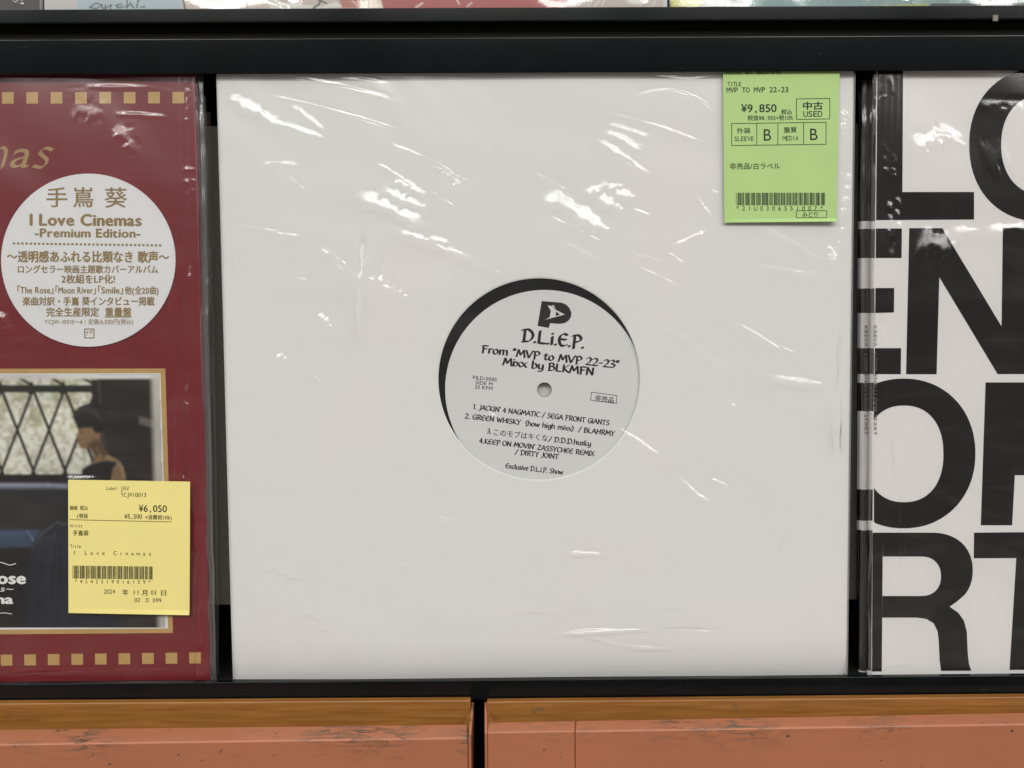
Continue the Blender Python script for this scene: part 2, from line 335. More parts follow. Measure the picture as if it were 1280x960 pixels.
# a broad-nib uncial hand for the record label, every stroke swept with a slanted pen
def spline(pts, closed=False, n=7):
    P = [np.array(p, float) for p in pts]; out = []
    m = len(P)
    for i in range(m if closed else m - 1):
        p0 = P[(i - 1) % m] if closed or i > 0 else P[i]; p1 = P[i]; p2 = P[(i + 1) % m]; p3 = P[(i + 2) % m] if closed or i + 2 < m else p2
        for k in range(n):
            t = k / n; out.append(.5 * (2 * p1 + (p2 - p0) * t + (2 * p0 - 5 * p1 + 4 * p2 - p3) * t * t + (3 * p1 - p0 - 3 * p2 + p3) * t ** 3))
    out.append(P[0] if closed else P[-1]); return out
GL = {
 'A': (5.6, 'l 0,0 1.6,3.4 3,7 5.4,-.2|l 1.1,2.4 4.2,2.4'), 'B': (5.2, 'l 1,0 1,7|c .4,6.7 3,7 4,5.6 3,4.1 1.2,3.7|c 1.2,3.7 4,3.7 4.8,2 3.4,.2 .5,0'),
 'C': (5.2, 'c 4.8,6.1 3,7 1.1,5.6 .6,3 1.8,.6 3.4,0 5,.8'), 'D': (6.2, 'l 1.4,0 1.4,6.8|c -.1,6.4 3,7.1 5.4,5.4 5.8,3 4,.5 .6,-.1'),
 'E': (5.2, 'c 4.6,6.3 2.8,7 1.1,5.6 .6,3.2 1.4,.8 3,0 4.8,.8|l .8,3.7 4.2,3.7'), 'F': (4.8, 'l 1.3,-.5 1.3,7|c .2,6.4 2,6.9 4.8,6.7|l 1.3,3.9 3.9,3.9'),
 'G': (5.6, 'c 4.9,6.2 3,7 1.1,5.4 .6,3 1.8,.4 3.6,0 5,.8|l 5,.2 5,3.2 3.2,3.2'), 'H': (5.8, 'l 1,0 1,7|l 5,0 5,7|l 1,3.6 5,3.6'),
 'I': (2, 'l .9,0 .9,7'), 'J': (3.4, 'c 2.6,7 2.7,2 1.8,-.6 0,-.9'), 'K': (5.2, 'l 1,0 1,7|l 4.6,7 1.2,3.3 5.2,-.2'), 'L': (4.8, 'l 1,7 1,.2 4.6,.1'),
 'M': (7, 'l .4,-.2 1.5,7 3.4,1.8 5.6,7 6.6,-.2'), 'N': (6, 'l .9,-.2 .9,7 5,0 5,7.2'), 'O': (6, 'o 3,7 .8,5.4 .6,2.4 3,0 5.2,2 5.3,5'),
 'P': (5, 'l 1.3,-.8 1.3,7|c .1,6.4 3,7.1 4.8,5.4 3.8,3.6 1.4,3'), 'R': (5.4, 'l 1.3,-.2 1.3,7|c .1,6.4 3,7.1 4.6,5.6 3.8,4 1.4,3.4|l 2.6,3.6 5.2,-.2'),
 'S': (4.8, 'c 4.2,6.3 2.6,7 .9,5.8 1.6,4.2 3.5,3 4.2,1.6 2.8,0 .5,.6'), 'T': (5.2, 'l 0,6.6 5,6.8|l 2.5,6.7 2.5,-.2'), 'V': (5.4, 'l .2,7 2.6,0 5.2,7.2'),
 'W': (7.4, 'l .3,7 1.9,0 3.6,5.8 5.2,0 7,7.2'), 'X': (5.2, 'l .4,7 4.8,0|l 4.7,7 .3,0'), 'Y': (5, 'l .2,7 2.5,3.5|l 4.9,7.2 2.5,3.5 2.1,-.6'), 'Z': (5.2, 'l .5,6.8 4.6,6.8 .4,.2 4.9,.2'),
 'b': (4.6, 'l .9,7.2 .9,.2|c .9,3.8 2.6,4.8 4,3 3.3,.6 1,.1'), 'c': (4, 'c 3.6,4 2,4.7 .6,2.6 1.6,.2 3.6,.6'), 'd': (4.8, 'o 2.2,4.6 .6,3 1,.6 2.4,0 3.8,1.6 3.6,3.6|l 3.8,7.2 3.8,0'),
 'e': (4.2, 'c .8,2.2 3.4,2.9 3.2,4.4 1.8,4.6 .6,2.6 1.6,.1 3.7,.6'), 'g': (4.6, 'o 2.2,4.6 .6,3 1,.8 2.4,.4 3.6,1.8 3.5,3.7|c 3.9,4.6 4,0 3.2,-1.9 .8,-1.7'),
 'h': (4.8, 'l .9,7.2 .9,0|c .9,3.4 2.6,4.8 3.8,3.8 3.9,0'), 'i': (1.9, 'l .9,4.6 .9,0|l .7,6.4 1.1,6.1'), 'k': (4.4, 'l .9,7.2 .9,0|l 3.6,4.6 1,2.2 4,-.1'), 'l': (1.9, 'c .9,7.2 .9,.8 1.6,0'),
 'm': (7.2, 'l .9,4.6 .9,0|c .9,3.2 2.4,4.8 3.4,3.6 3.5,0|c 3.5,3.2 5,4.8 6.1,3.6 6.3,0'), 'n': (4.8, 'l .9,4.6 .9,0|c .9,3.2 2.6,4.8 3.8,3.6 3.9,0'),
 'o': (4.4, 'o 2.1,4.7 .6,3 .8,.9 2.3,0 3.8,1.6 3.6,3.7'), 'r': (3.4, 'l .9,4.6 .9,0|c .9,3 2.2,4.6 3.4,4.2'), 's': (3.4, 'c 3,4.2 1.6,4.7 .7,3.6 2.6,1.8 2.2,.1 .3,.4'),
 't': (3.2, 'c 1.4,6 1.3,.8 3,.2|l .2,4.5 2.9,4.6'), 'u': (4.8, 'c .8,4.6 .9,.8 2.2,0 3.8,1.6|l 3.8,4.6 4.1,0'), 'v': (4.2, 'l .3,4.6 2,0 3.9,4.8'), 'w': (6.2, 'l .3,4.6 1.7,0 3.2,4.2 4.5,0 6,4.8'),
 'x': (4.2, 'l .3,4.6 3.9,0|l 3.7,4.7 .2,0'), 'y': (4.4, 'c .7,4.6 .9,1 2.2,.4 3.6,2|c 3.7,4.6 3.7,0 2.9,-1.9 .7,-1.8'),
 '0': (4.8, 'o 2.3,7 .7,5 .7,2 2.5,0 4,2 4,5'), '1': (2.6, 'l .3,6 1.4,7 1.4,0'), '2': (4.6, 'c .5,5.6 2,7 3.7,5.8 3,3.2 .4,.3|l .4,.2 4.3,.2'), '3': (4.4, 'c .4,6.4 2.6,7 3.4,5.4 1.4,3.8 3.6,3 3.4,.6 .3,.2'),
 '4': (4.6, 'l 3,-.4 3,7 .3,2.2 4.4,2.2'), '-': (3.4, 'l .5,3 3,3.2'), '"': (2.6, 'l .7,7.4 .7,5.4|l 1.8,7.4 1.8,5.4'), "'": (1.4, 'l .7,7.4 .6,5.6'),
 '/': (4, 'l .2,-1 3.8,7.4'), '(': (2.4, 'c 2.2,7.6 .7,5 .7,2 2.2,-1.2'), ')': (2.4, 'c .3,7.6 1.8,5 1.8,2 .3,-1.2'), '.': (1.8, 'l .6,.5 1.1,.1'),
}
def nib_font(wd=1.05, th=.32, ang=32, sc=.1):
    G = {}; a = math.radians(ang); nv = np.array([math.cos(a), math.sin(a)]) * wd / 2; tv = np.array([-math.sin(a), math.cos(a)]) * th / 2
    corners = [nv + tv, -nv + tv, -nv - tv, nv - tv]
    for ch, (adv, s) in GL.items():
        V = []; Fc = []
        for st in s.split('|'):
            kind, *pp = st.split(' '); pts = [tuple(map(float, p.split(','))) for p in pp]
            if kind == 'c': pts = spline(pts)
            elif kind == 'o': pts = spline(pts, True)
            for i in range(len(pts) - 1):
                a_, b_ = np.array(pts[i], float), np.array(pts[i + 1], float)
                cand = np.array([a_ + k for k in corners] + [b_ + k for k in corners])
                h = hull(cand); V += [tuple(cand[j]) for j in h]; Fc.append(tuple(range(len(V) - len(h), len(V))))
        G[ch] = (np.array(V) * sc, Fc, adv * sc + .02)
    return G
def hull(P):
    idx = sorted(range(len(P)), key=lambda i: (P[i][0], P[i][1]))
    def half(I):
        o = []
        for i in I:
            while len(o) > 1 and (P[o[-1]][0] - P[o[-2]][0]) * (P[i][1] - P[o[-2]][1]) - (P[o[-1]][1] - P[o[-2]][1]) * (P[i][0] - P[o[-2]][0]) <= 1e-12: o.pop()
            o.append(i)
        return o
    a = half(idx); b_ = half(idx[::-1]); return a[:-1] + b_[:-1]
NIB = nib_font(1.6, .42, 34); NIB_S = nib_font(1.4, .6, 34)
SCRIPT = nib_font(.8, .16, 52)

# ------------------------------------------------------------------ printed pictures, painted point by point as a colour attribute
class Canvas:
    def __init__(s, x0, y0, x1, y1, step, col):
        s.nx = int((x1 - x0) / step) + 1; s.ny = int((y1 - y0) / step) + 1
        s.X, s.Y = np.meshgrid(np.linspace(x0, x1, s.nx), np.linspace(y0, y1, s.ny)); s.C = np.ones((s.ny, s.nx, 3)) * np.array(col)
    def put(s, mask, col): m = np.clip(mask, 0, 1)[..., None]; s.C = s.C * (1 - m) + np.asarray(col) * m
    def sd(s, pts):
        d = np.full(s.X.shape, 1e9); inside = np.zeros(s.X.shape, bool); n = len(pts)
        for i in range(n):
            ax, ay = pts[i]; bx, by = pts[(i + 1) % n]; ex, ey = bx - ax, by - ay; wx, wy = s.X - ax, s.Y - ay
            t = np.clip((wx * ex + wy * ey) / (ex * ex + ey * ey + 1e-9), 0, 1); d = np.minimum(d, np.hypot(wx - ex * t, wy - ey * t))
            c = (ay > s.Y) != (by > s.Y)
            xi = ax + (s.Y - ay) * ex / (ey if abs(ey) > 1e-9 else 1e-9); inside ^= c & (s.X < xi)
        return np.where(inside, -d, d)
    def poly(s, pts, col, soft=1.0, a=1.0): s.put(np.clip(.5 - s.sd(pts) / soft, 0, 1) * a, col)
    def ell(s, cx, cy, rx, ry, col, soft=1.0, a=1.0):
        d = (np.hypot((s.X - cx) / rx, (s.Y - cy) / ry) - 1) * min(rx, ry); s.put(np.clip(.5 - d / soft, 0, 1) * a, col)
    def line(s, pts, w, col, soft=1.0, a=1.0):
        for (ax, ay), (bx, by) in zip(pts[:-1], pts[1:]):
            ex, ey = bx - ax, by - ay; wx, wy = s.X - ax, s.Y - ay
            t = np.clip((wx * ex + wy * ey) / (ex * ex + ey * ey + 1e-9), 0, 1); d = np.hypot(wx - ex * t, wy - ey * t)
            s.put(np.clip(.5 - (d - w / 2) / soft, 0, 1) * a, col)
    def noise(s, sc, seed=0, oct=3):
        r = np.random.default_rng(seed); o = np.zeros(s.X.shape); am = 1
        for k in range(oct):
            q = sc / 2 ** k; gx = (s.X - s.X.min()) / q; gy = (s.Y - s.Y.min()) / q; N_ = r.random((int(gy.max()) + 3, int(gx.max()) + 3))
            ix, iy = gx.astype(int), gy.astype(int); fx, fy = gx - ix, gy - iy; fx = fx * fx * (3 - 2 * fx); fy = fy * fy * (3 - 2 * fy)
            o += am * ((N_[iy, ix] * (1 - fx) + N_[iy, ix + 1] * fx) * (1 - fy) + (N_[iy + 1, ix] * (1 - fx) + N_[iy + 1, ix + 1] * fx) * fy); am *= .5
        return o / (2 - 2 ** (1 - oct))
    def build(s, name, Y, m, parent, keep=None):
        V = at_many(np.c_[s.X.ravel(), s.Y.ravel()], Y); I = np.arange(s.nx * s.ny).reshape(s.ny, s.nx)
        Fc = np.stack([I[:-1, :-1], I[1:, :-1], I[1:, 1:], I[:-1, 1:]], -1).reshape(-1, 4)
        if keep: Fc = Fc[keep(s.X.ravel(), s.Y.ravel())[Fc].all(1)]
        me = grid_mesh(name, V - ORI[parent], Fc); me.materials.append(m)
        at_ = me.color_attributes.new('print', 'FLOAT_COLOR', 'POINT')
        at_.data.foreach_set('color', np.c_[s.C.reshape(-1, 3), np.ones(s.nx * s.ny)].astype(np.float32).ravel())
        o = bpy.data.objects.new(name, me); COL.objects.link(o); o.parent = parent; ORI[o] = ORI[parent]
        return o
def grid_mesh(name, V, Fc):
    me = bpy.data.meshes.new(name); me.vertices.add(len(V)); me.vertices.foreach_set('co', np.asarray(V, np.float32).ravel())
    n = len(Fc); me.loops.add(4 * n); me.loops.foreach_set('vertex_index', np.asarray(Fc, np.int32).ravel())
    me.polygons.add(n); me.polygons.foreach_set('loop_start', np.arange(0, 4 * n, 4, dtype=np.int32))
    me.update(calc_edges=True); me.validate(); return me

# ------------------------------------------------------------------ clear film covers with pulled creases
def need_tilt(P, row, lx):
    """surface tilt (x, z per unit toward the viewer side) that mirrors a ceiling tube at (lx, row) to an eye standing where the photographer stood"""
    v = CP - P; v /= np.linalg.norm(v); l = np.array([lx, row[0], row[1]]) - P; l /= np.linalg.norm(l); h = v + l
    return np.array([h[0] / -h[1], h[2] / -h[1]])
def film(name, corners, Y, feats, m, parent, step=.0008, seed=1, amp=1.0, keep_flat=(), base=None, floor=-.0009):
    """corners: image points tl, tr, br, bl. feats: (x0, y0, x1, y1, width, strength) creases"""
    c = at_many(corners, Y); tl, tr, br, bl = c
    nu = int(np.linalg.norm(tr - tl) / step); nv = int(np.linalg.norm(bl - tl) / step)
    u, v = np.meshgrid(np.linspace(0, 1, nu), np.linspace(0, 1, nv))
    P = (tl * (1 - u[..., None]) * (1 - v[..., None]) + tr * u[..., None] * (1 - v[..., None]) + br * u[..., None] * v[..., None] + bl * (1 - u[..., None]) * v[..., None])
    X, Z = P[..., 0], P[..., 2]; H = np.zeros(X.shape); slack = np.zeros(X.shape); calm = np.zeros(X.shape)
    r = np.random.default_rng(seed)
    for k in range(34):       # slack in the film: long shallow waves, mostly running down to the right
        a = math.radians(r.normal(62, 28)); lam = r.uniform(.012, .07); ph = r.uniform(0, 6.28)
        cx, cz = r.uniform(X.min(), X.max()), r.uniform(Z.min(), Z.max()); s = r.uniform(.02, .06)
        slack += amp * .0055 * lam * np.sin((X * math.cos(a) + Z * math.sin(a)) * 6.28 / lam + ph) * np.exp(-((X - cx) ** 2 + (Z - cz) ** 2) / (2 * s * s))
    split = []
    for f in feats:       # upright pulls break up into a chain of short glints
        ln = math.hypot(f[2] - f[0], f[3] - f[1]); n_ = max(1, int(ln / 13)) if abs(f[3] - f[1]) > .9 * ln and f[4] < 6 and f[5] > .9 else 1
        for i in range(n_):
            a_, b_ = i / n_ + (.06 if n_ > 1 else 0), (i + 1) / n_ - (.06 if n_ > 1 else 0); jx = r.uniform(-1.2, 1.2) if n_ > 1 else 0
            split.append((f[0] + (f[2] - f[0]) * a_ + jx, f[1] + (f[3] - f[1]) * a_, f[0] + (f[2] - f[0]) * b_ + jx, f[1] + (f[3] - f[1]) * b_, f[4], f[5] * (r.uniform(.85, 1.03) if n_ > 1 else 1)) + tuple(f[6:]))
    for f in split:
        x0, y0, x1, y1, w, g = f[:6]
        a, b_ = at(x0, y0, Y), at(x1, y1, Y); Pm = (a + b_) / 2
        d = np.array([b_[0] - a[0], b_[2] - a[2]]); Ln = np.hypot(*d); d /= Ln; n = np.array([-d[1], d[0]])
        if n[1] < 0: n = -n
        best = None
        for row in ROWS:
            for lx in np.linspace(-3.5, 4.5, 41):
                if (lx + .1) % 1.4 > .55 and (lx + .1) % 1.4 < .85: continue
                t_ = need_tilt(Pm, row, lx); cost = abs(t_ @ d) * (1 + 40 * Ln) + .25 * np.hypot(*t_)
                if best is None or cost < best[0]: best = (cost, t_, lx, row)
        t_ = best[1]; tn, tu = t_ @ n, t_ @ d
        lx = best[2]; row = best[3]; A2, B2 = need_tilt(a, row, lx - .12), need_tilt(b_, row, lx + .12)
        if b_[0] < a[0]: A2, B2 = need_tilt(a, row, lx + .12), need_tilt(b_, row, lx - .12)
        wd = max(w, 2.2) * .000403 / 2
        k_ = min(1, .42 / max(np.hypot(*A2), np.hypot(*B2)))
        A2, B2, t_ = A2 * k_, B2 * k_, t_ * k_
        rr = Ln * .75 + wd * 4; ix = np.nonzero((np.abs(X - Pm[0]) < rr).any(0))[0]; iz = np.nonzero((np.abs(Z - Pm[2]) < rr).any(1))[0]
        if not len(ix) or not len(iz): continue
        wn = (slice(iz[0], iz[-1] + 1), slice(ix[0], ix[-1] + 1)); Xw, Zw = X[wn], Z[wn]
        U = (Xw - Pm[0]) * d[0] + (Zw - Pm[2]) * d[1]; V_ = (Xw - Pm[0]) * n[0] + (Zw - Pm[2]) * n[1]
        s_ = np.clip(U / Ln + .5, -.2, 1.2); tn = (A2 @ n) * (1 - s_) + (B2 @ n) * s_; tu = t_ @ d
        bw = f[6] if len(f) > 6 else .3
        V_ = V_ + bw * .05 * Ln * (2 * U / Ln) ** 2
        j = r.uniform(0, 6.28, 4); V_ = V_ + .20 * min(wd, .0005) * np.sin(U * 6.28 / (Ln * .45) + j[0]) + .12 * min(wd, .0005) * np.sin(U * 6.28 / (Ln * .17) + j[1])      # no crease is quite straight
        wob = 1 + .35 * np.sin(U * 6.28 / (Ln * .6) + j[2]) + .25 * np.sin(U * 6.28 / (Ln * .23) + j[3]) * (w > 4) - .5 * np.clip(U / Ln, -.5, .5)
        env = np.exp(-(np.abs(U) / (Ln * .52)) ** 6); q = np.exp(-(np.abs(V_) / (wd * 1.6 * np.clip(wob, .45, 1.6))) ** 4)
        H[wn] -= g * (tn * V_ - np.abs(tn) * wd * 1.1 - abs(tu) * min(Ln, .006) * .4 + tu * np.clip(U, -Ln / 2, Ln / 2)) * q * env; calm[wn] = np.maximum(calm[wn], env * np.exp(-(V_ / (wd * 2)) ** 4))
    H = H + slack * (1 - calm)
    for (x0, y0, x1, y1) in keep_flat:
        a, b_ = at(x0, y0, Y), at(x1, y1, Y); e_ = .002
        k = np.clip((X - a[0]) / e_, 0, 1) * np.clip((b_[0] - X) / e_, 0, 1) * np.clip((a[2] - Z) / e_, 0, 1) * np.clip((Z - b_[2]) / e_, 0, 1)
        H = H * (1 - k)
    if base is not None: H = H + base(X, Z)
    H = np.maximum(H, floor)
    P = P.copy(); P[..., 1] = Y - H
    I = np.arange(nu * nv).reshape(nv, nu); Fc = np.stack([I[:-1, :-1], I[1:, :-1], I[1:, 1:], I[:-1, 1:]], -1).reshape(-1, 4)
    me = grid_mesh(name, P.reshape(-1, 3) - ORI[parent], Fc); me.materials.append(m)
    me.polygons.foreach_set('use_smooth', np.ones(len(me.polygons), bool))
    o = bpy.data.objects.new(name, me); COL.objects.link(o); o.parent = parent; ORI[o] = ORI[parent]
    return o
def slab(pts, Y0, Y1):      # a card cut to four image corners (tl, tr, br, bl) at depth Y0, back at Y1 straight behind
    a = at_many(pts, Y0); tl, tr, br, bl = a; dy = np.array([0, Y1 - Y0, 0])
    return hexa([bl, br, tr, tl, bl + dy, br + dy, tr + dy, tl + dy])

# ================================================================== THE SETTING
obj('wall', *box_vf(-1.4, 1.4, .075, .10, -.9, 1.1), M['shadow_black'], kind='structure')

# ------------------------------------------------------------------ display rack
rack = thing('display_rack', 'black lacquered display rack with rails above and below the row of records', 'display rack', (0, .03, -.0075))
M['rail_edge'] = mat('rail_edge_highlight', (.02, .021, .022), .3, .5, var=.2, col2=(.30, .30, .29), scale=14, stretch=(1, .1, .1), metal=.3)  # highlight along the rail's top edge, put into a lighter colour
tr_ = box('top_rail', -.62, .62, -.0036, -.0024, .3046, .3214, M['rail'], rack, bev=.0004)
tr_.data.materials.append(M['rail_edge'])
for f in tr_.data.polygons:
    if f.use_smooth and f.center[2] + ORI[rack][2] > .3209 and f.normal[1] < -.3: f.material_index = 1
box('rail_recess', -.62, .62, -.0024, .0, .3200, .3278, M['shadow_black'], rack)
box('upper_ledge', -.62, .62, -.0085, -.0045, .3270, .3338, M['rail'], rack, bev=.0006)
box('upper_shelf', -.62, .62, -.0044, .07, .3280, .3310, M['shadow_black'], rack)
box('bottom_lip', -.62, .62, -.0066, -.0036, -.0076, .0024, M['rail'], rack, bev=.0004)
box('bottom_shelf', -.62, .62, -.0035, .07, -.0060, -.0006, M['shadow_black'], rack)
box('backboard', -.62, .62, .050, .056, .0, .327, M['shadow_black'], rack)
box('felt_strip', -.62, .62, .0165, .0485, .0345, .285, M['felt'], rack)
for x_, s_ in ((-.60, 1), (.60, -1)):
    box('end_panel', x_ - .004, x_ + .004, -.003, .05, -.0005, .3198, M['rail'], rack)
# small square screw cap on the upper ledge
q = at(1244.5, 22.5, -.009)
o = box('screw_cap', q[0] - .0013, q[0] + .0013, -.0091, -.0085, q[2] - .0015, q[2] + .0015, M['metal'], rack, bev=.0002)

# ------------------------------------------------------------------ wooden bins below
def bin_box(label, xl, xr, yb, yf, seed, wx):
    """xl, xr image x of the two ends; yb / yf image y (left, right) of the rim's back and front edge"""
    zr = -.012
    R_b0, R_b1 = atz(xl, yb[0], zr), atz(xr, yb[1], zr); R_f0, R_f1 = atz(xl, yf[0], zr), atz(xr, yf[1], zr)
    th = thing('wooden_bin', label, 'storage bin', tuple((R_f0 + R_f1) / 2 + np.array([0, 0, -.16])), 'wooden bins under the rack')
    Pm = paint_mat('salmon_paint', seed, zr - ORI[th][2], [(x_ - ORI[th][0], h_) for x_, h_ in wx])
    return th, Pm, R_b0, R_b1, R_f0, R_f1, zr
dn = np.array([0, 0, -.16])
def front_piece(name, b0, b1, f0, f1, m, th, z=0.0, bev=.0009):
    o = obj(name, *hexa([f0 + dn, f1 + dn, f1, f0, b0 + dn, b1 + dn, b1, b0]), m, th); bevel(o, bev, 3); return o
# left bin
th, pm, b0, b1, f0, f1, zr = bin_box('salmon painted bin left of the black gap, bare wood board behind its chipped edge', -560, 584.5, (917.5, 905), (938.5, 922), 1.7, [(-.085, .055), (-.225, .03), (-.04, .015)])
front_piece('front_panel', b0, b1, f0, f1, pm, th)
WY0, WY1 = -.0125, -.0072
a_, c_ = at(-560, 883.5, WY0), at(588, 875.5, WY0)
o = obj('back_board', *hexa([np.array([a_[0], WY0, -.19]), np.array([c_[0], WY0, -.19]), c_, a_, np.array([a_[0], WY1, -.19]), np.array([c_[0], WY1, -.19]), c_ + [0, WY1 - WY0, -.0005], a_ + [0, WY1 - WY0, -.0005]]), M['wood'], th); bevel(o, .0005)
s1 = np.array([c_[0] + .0002, -.0072, -.0085]); s0 = np.array([f1[0] + .0002, f1[1] + .0008, zr - .0006])
tk = np.array([.0013, 0, 0])
def side_board(s0, s1, tk, th, pm):
    o = obj('side_board', *hexa([s0 + dn, s0 + dn + tk, s0 + tk, s0, s1 + dn, s1 + dn + tk, s1 + tk, s1]), pm, th); bevel(o, .0003)
side_board(s0, s1, tk, th, pm)
def corner(px, sx, th):      # added wood wedge standing in for the corner's shadow and inner side face
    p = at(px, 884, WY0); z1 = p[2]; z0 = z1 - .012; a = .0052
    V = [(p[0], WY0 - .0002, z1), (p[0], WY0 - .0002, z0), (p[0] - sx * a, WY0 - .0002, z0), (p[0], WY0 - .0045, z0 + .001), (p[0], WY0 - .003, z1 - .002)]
    obj('corner_shade_wedge', V, [(0, 1, 2), (0, 2, 3, 4), (0, 4, 3, 1), (1, 3, 2)], M['wood'], th)
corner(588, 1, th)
# right bin: its front is faced with two panels meeting at a seam
th, pm, b0, b1, f0, f1, zr = bin_box('salmon painted bin right of the black gap with a panel seam and flaking worn edge', 609.5, 1850, (902.5, 880), (915.5, 896), 5.3, [(.078, .045), (.008, .02), (.165, .02)])
k = (724 - 609.5) / (1850 - 609.5) * .93
k2 = k + .0004
bs, fs, bs2, fs2 = b0 + (b1 - b0) * k, f0 + (f1 - f0) * k, b0 + (b1 - b0) * k2, f0 + (f1 - f0) * k2
front_piece('front_panel', b0, bs, f0, fs, pm, th, bev=.0007); front_piece('front_panel', bs2, b1, fs2, f1, pm, th, bev=.0009)
a_, c_ = at(608.5, 877.5, WY0), at(1850, 866, WY0)
o = obj('back_board', *hexa([np.array([a_[0], WY0, -.19]), np.array([c_[0], WY0, -.19]), c_, a_, np.array([a_[0], WY1, -.19]), np.array([c_[0], WY1, -.19]), c_ + [0, WY1 - WY0, -.0005], a_ + [0, WY1 - WY0, -.0005]]), M['wood'], th); bevel(o, .0005)
s1 = np.array([a_[0] - .0014, -.0072, -.0085]); s0 = np.array([f0[0] - .0014, f0[1] + .0008, zr - .0006])
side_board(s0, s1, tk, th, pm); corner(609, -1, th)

# ================================================================== WHITE SLEEVE AND ITS RECORD (middle)
HC = (674, 474.5); HR = .0508
def ring_card(pts, Y, centre, rad, m, parent, name, thick=.0004, n=144, rings=14, curl=True):
    """card with a round hole, its foot curling slightly back where it rests on the shelf"""
    tl, tr, br, bl = at_many(pts, Y); c = at(*centre, Y)
    ang = np.linspace(0, 2 * math.pi, n, endpoint=False)
    cor = [(p[0] - c[0], p[2] - c[2]) for p in (tl, tr, br, bl)]
    for p in cor:      # put a spoke exactly on each corner
        a = math.atan2(p[1], p[0]) % (2 * math.pi); ang[np.argmin(abs(ang - a))] = a
    ang.sort(); out = []
    for a in ang:
        d = np.array([math.cos(a), math.sin(a)]); best = 1e9
        for i in range(4):
            p, q_ = np.array(cor[i]), np.array(cor[(i + 1) % 4]); e_ = q_ - p; den = d[0] * e_[1] - d[1] * e_[0]
            if abs(den) < 1e-12: continue
            t_ = (p[0] * e_[1] - p[1] * e_[0]) / den; u_ = (p[0] * d[1] - p[1] * d[0]) / den
            if t_ > 0 and -1e-6 <= u_ <= 1 + 1e-6: best = min(best, t_)
        out.append(best)
    V = []
    for side in (0, 1):
        for k in range(rings + 1):
            for a, R_ in zip(ang, out):
                r_ = rad + (0, .0006, .0010, .0016, .003)[k] if k < 5 else rad + .003 + (R_ - rad - .003) * ((k - 4) / (rings - 4)); x, z = c[0] + r_ * math.cos(a), c[2] + r_ * math.sin(a)
                y = Y + side * thick + (.0003 if k == 0 else 0)      # die-cut edge pressed slightly inward
                zb = z - bl[2]
                if curl and zb < .014: y += .0030 * ((.014 - zb) / .014) ** 2
                y += .00025 * math.sin(x * 33 + 1) * math.sin(z * 27 + 2) * min(1, (r_ - rad) / .02)
                V.append((x, y, z))
    Fc = []; B = (rings + 1) * n
    for k in range(rings):
        for i in range(n):
            j = (i + 1) % n; Fc.append((k * n + i, (k + 1) * n + i, (k + 1) * n + j, k * n + j)); Fc.append((B + k * n + i, B + k * n + j, B + (k + 1) * n + j, B + (k + 1) * n + i))
    for i in range(n):
        j = (i + 1) % n; Fc.append((i, j, B + j, B + i)); o_ = rings * n; Fc.append((o_ + i, B + o_ + i, B + o_ + j, o_ + j))
    fm = [0] * (2 * rings * n) + [1] * (2 * n)
    o = obj(name, V, Fc, m, parent, smooth=True, mats=[M['paper'], M['paper_edge']], fm=fm); sharp(o); return o
white = thing('white_record_sleeve', 'plain white record sleeve with round centre hole, creased clear film and green price sticker', 'record sleeve', tuple(at(675, 850, .002)))
WC = [(270.2, 70), (1067.3, 68), (1057.8, 850.2), (291.2, 852.5)]
ring_card(WC, 0.0, HC, HR, M['paper'], white, 'front_panel')
V, Fc = slab([(271, 70), (1066.5, 68), (1057, 849), (292, 852)], .0048, .0053); obj('back_panel', V, Fc, M['paper'], white)

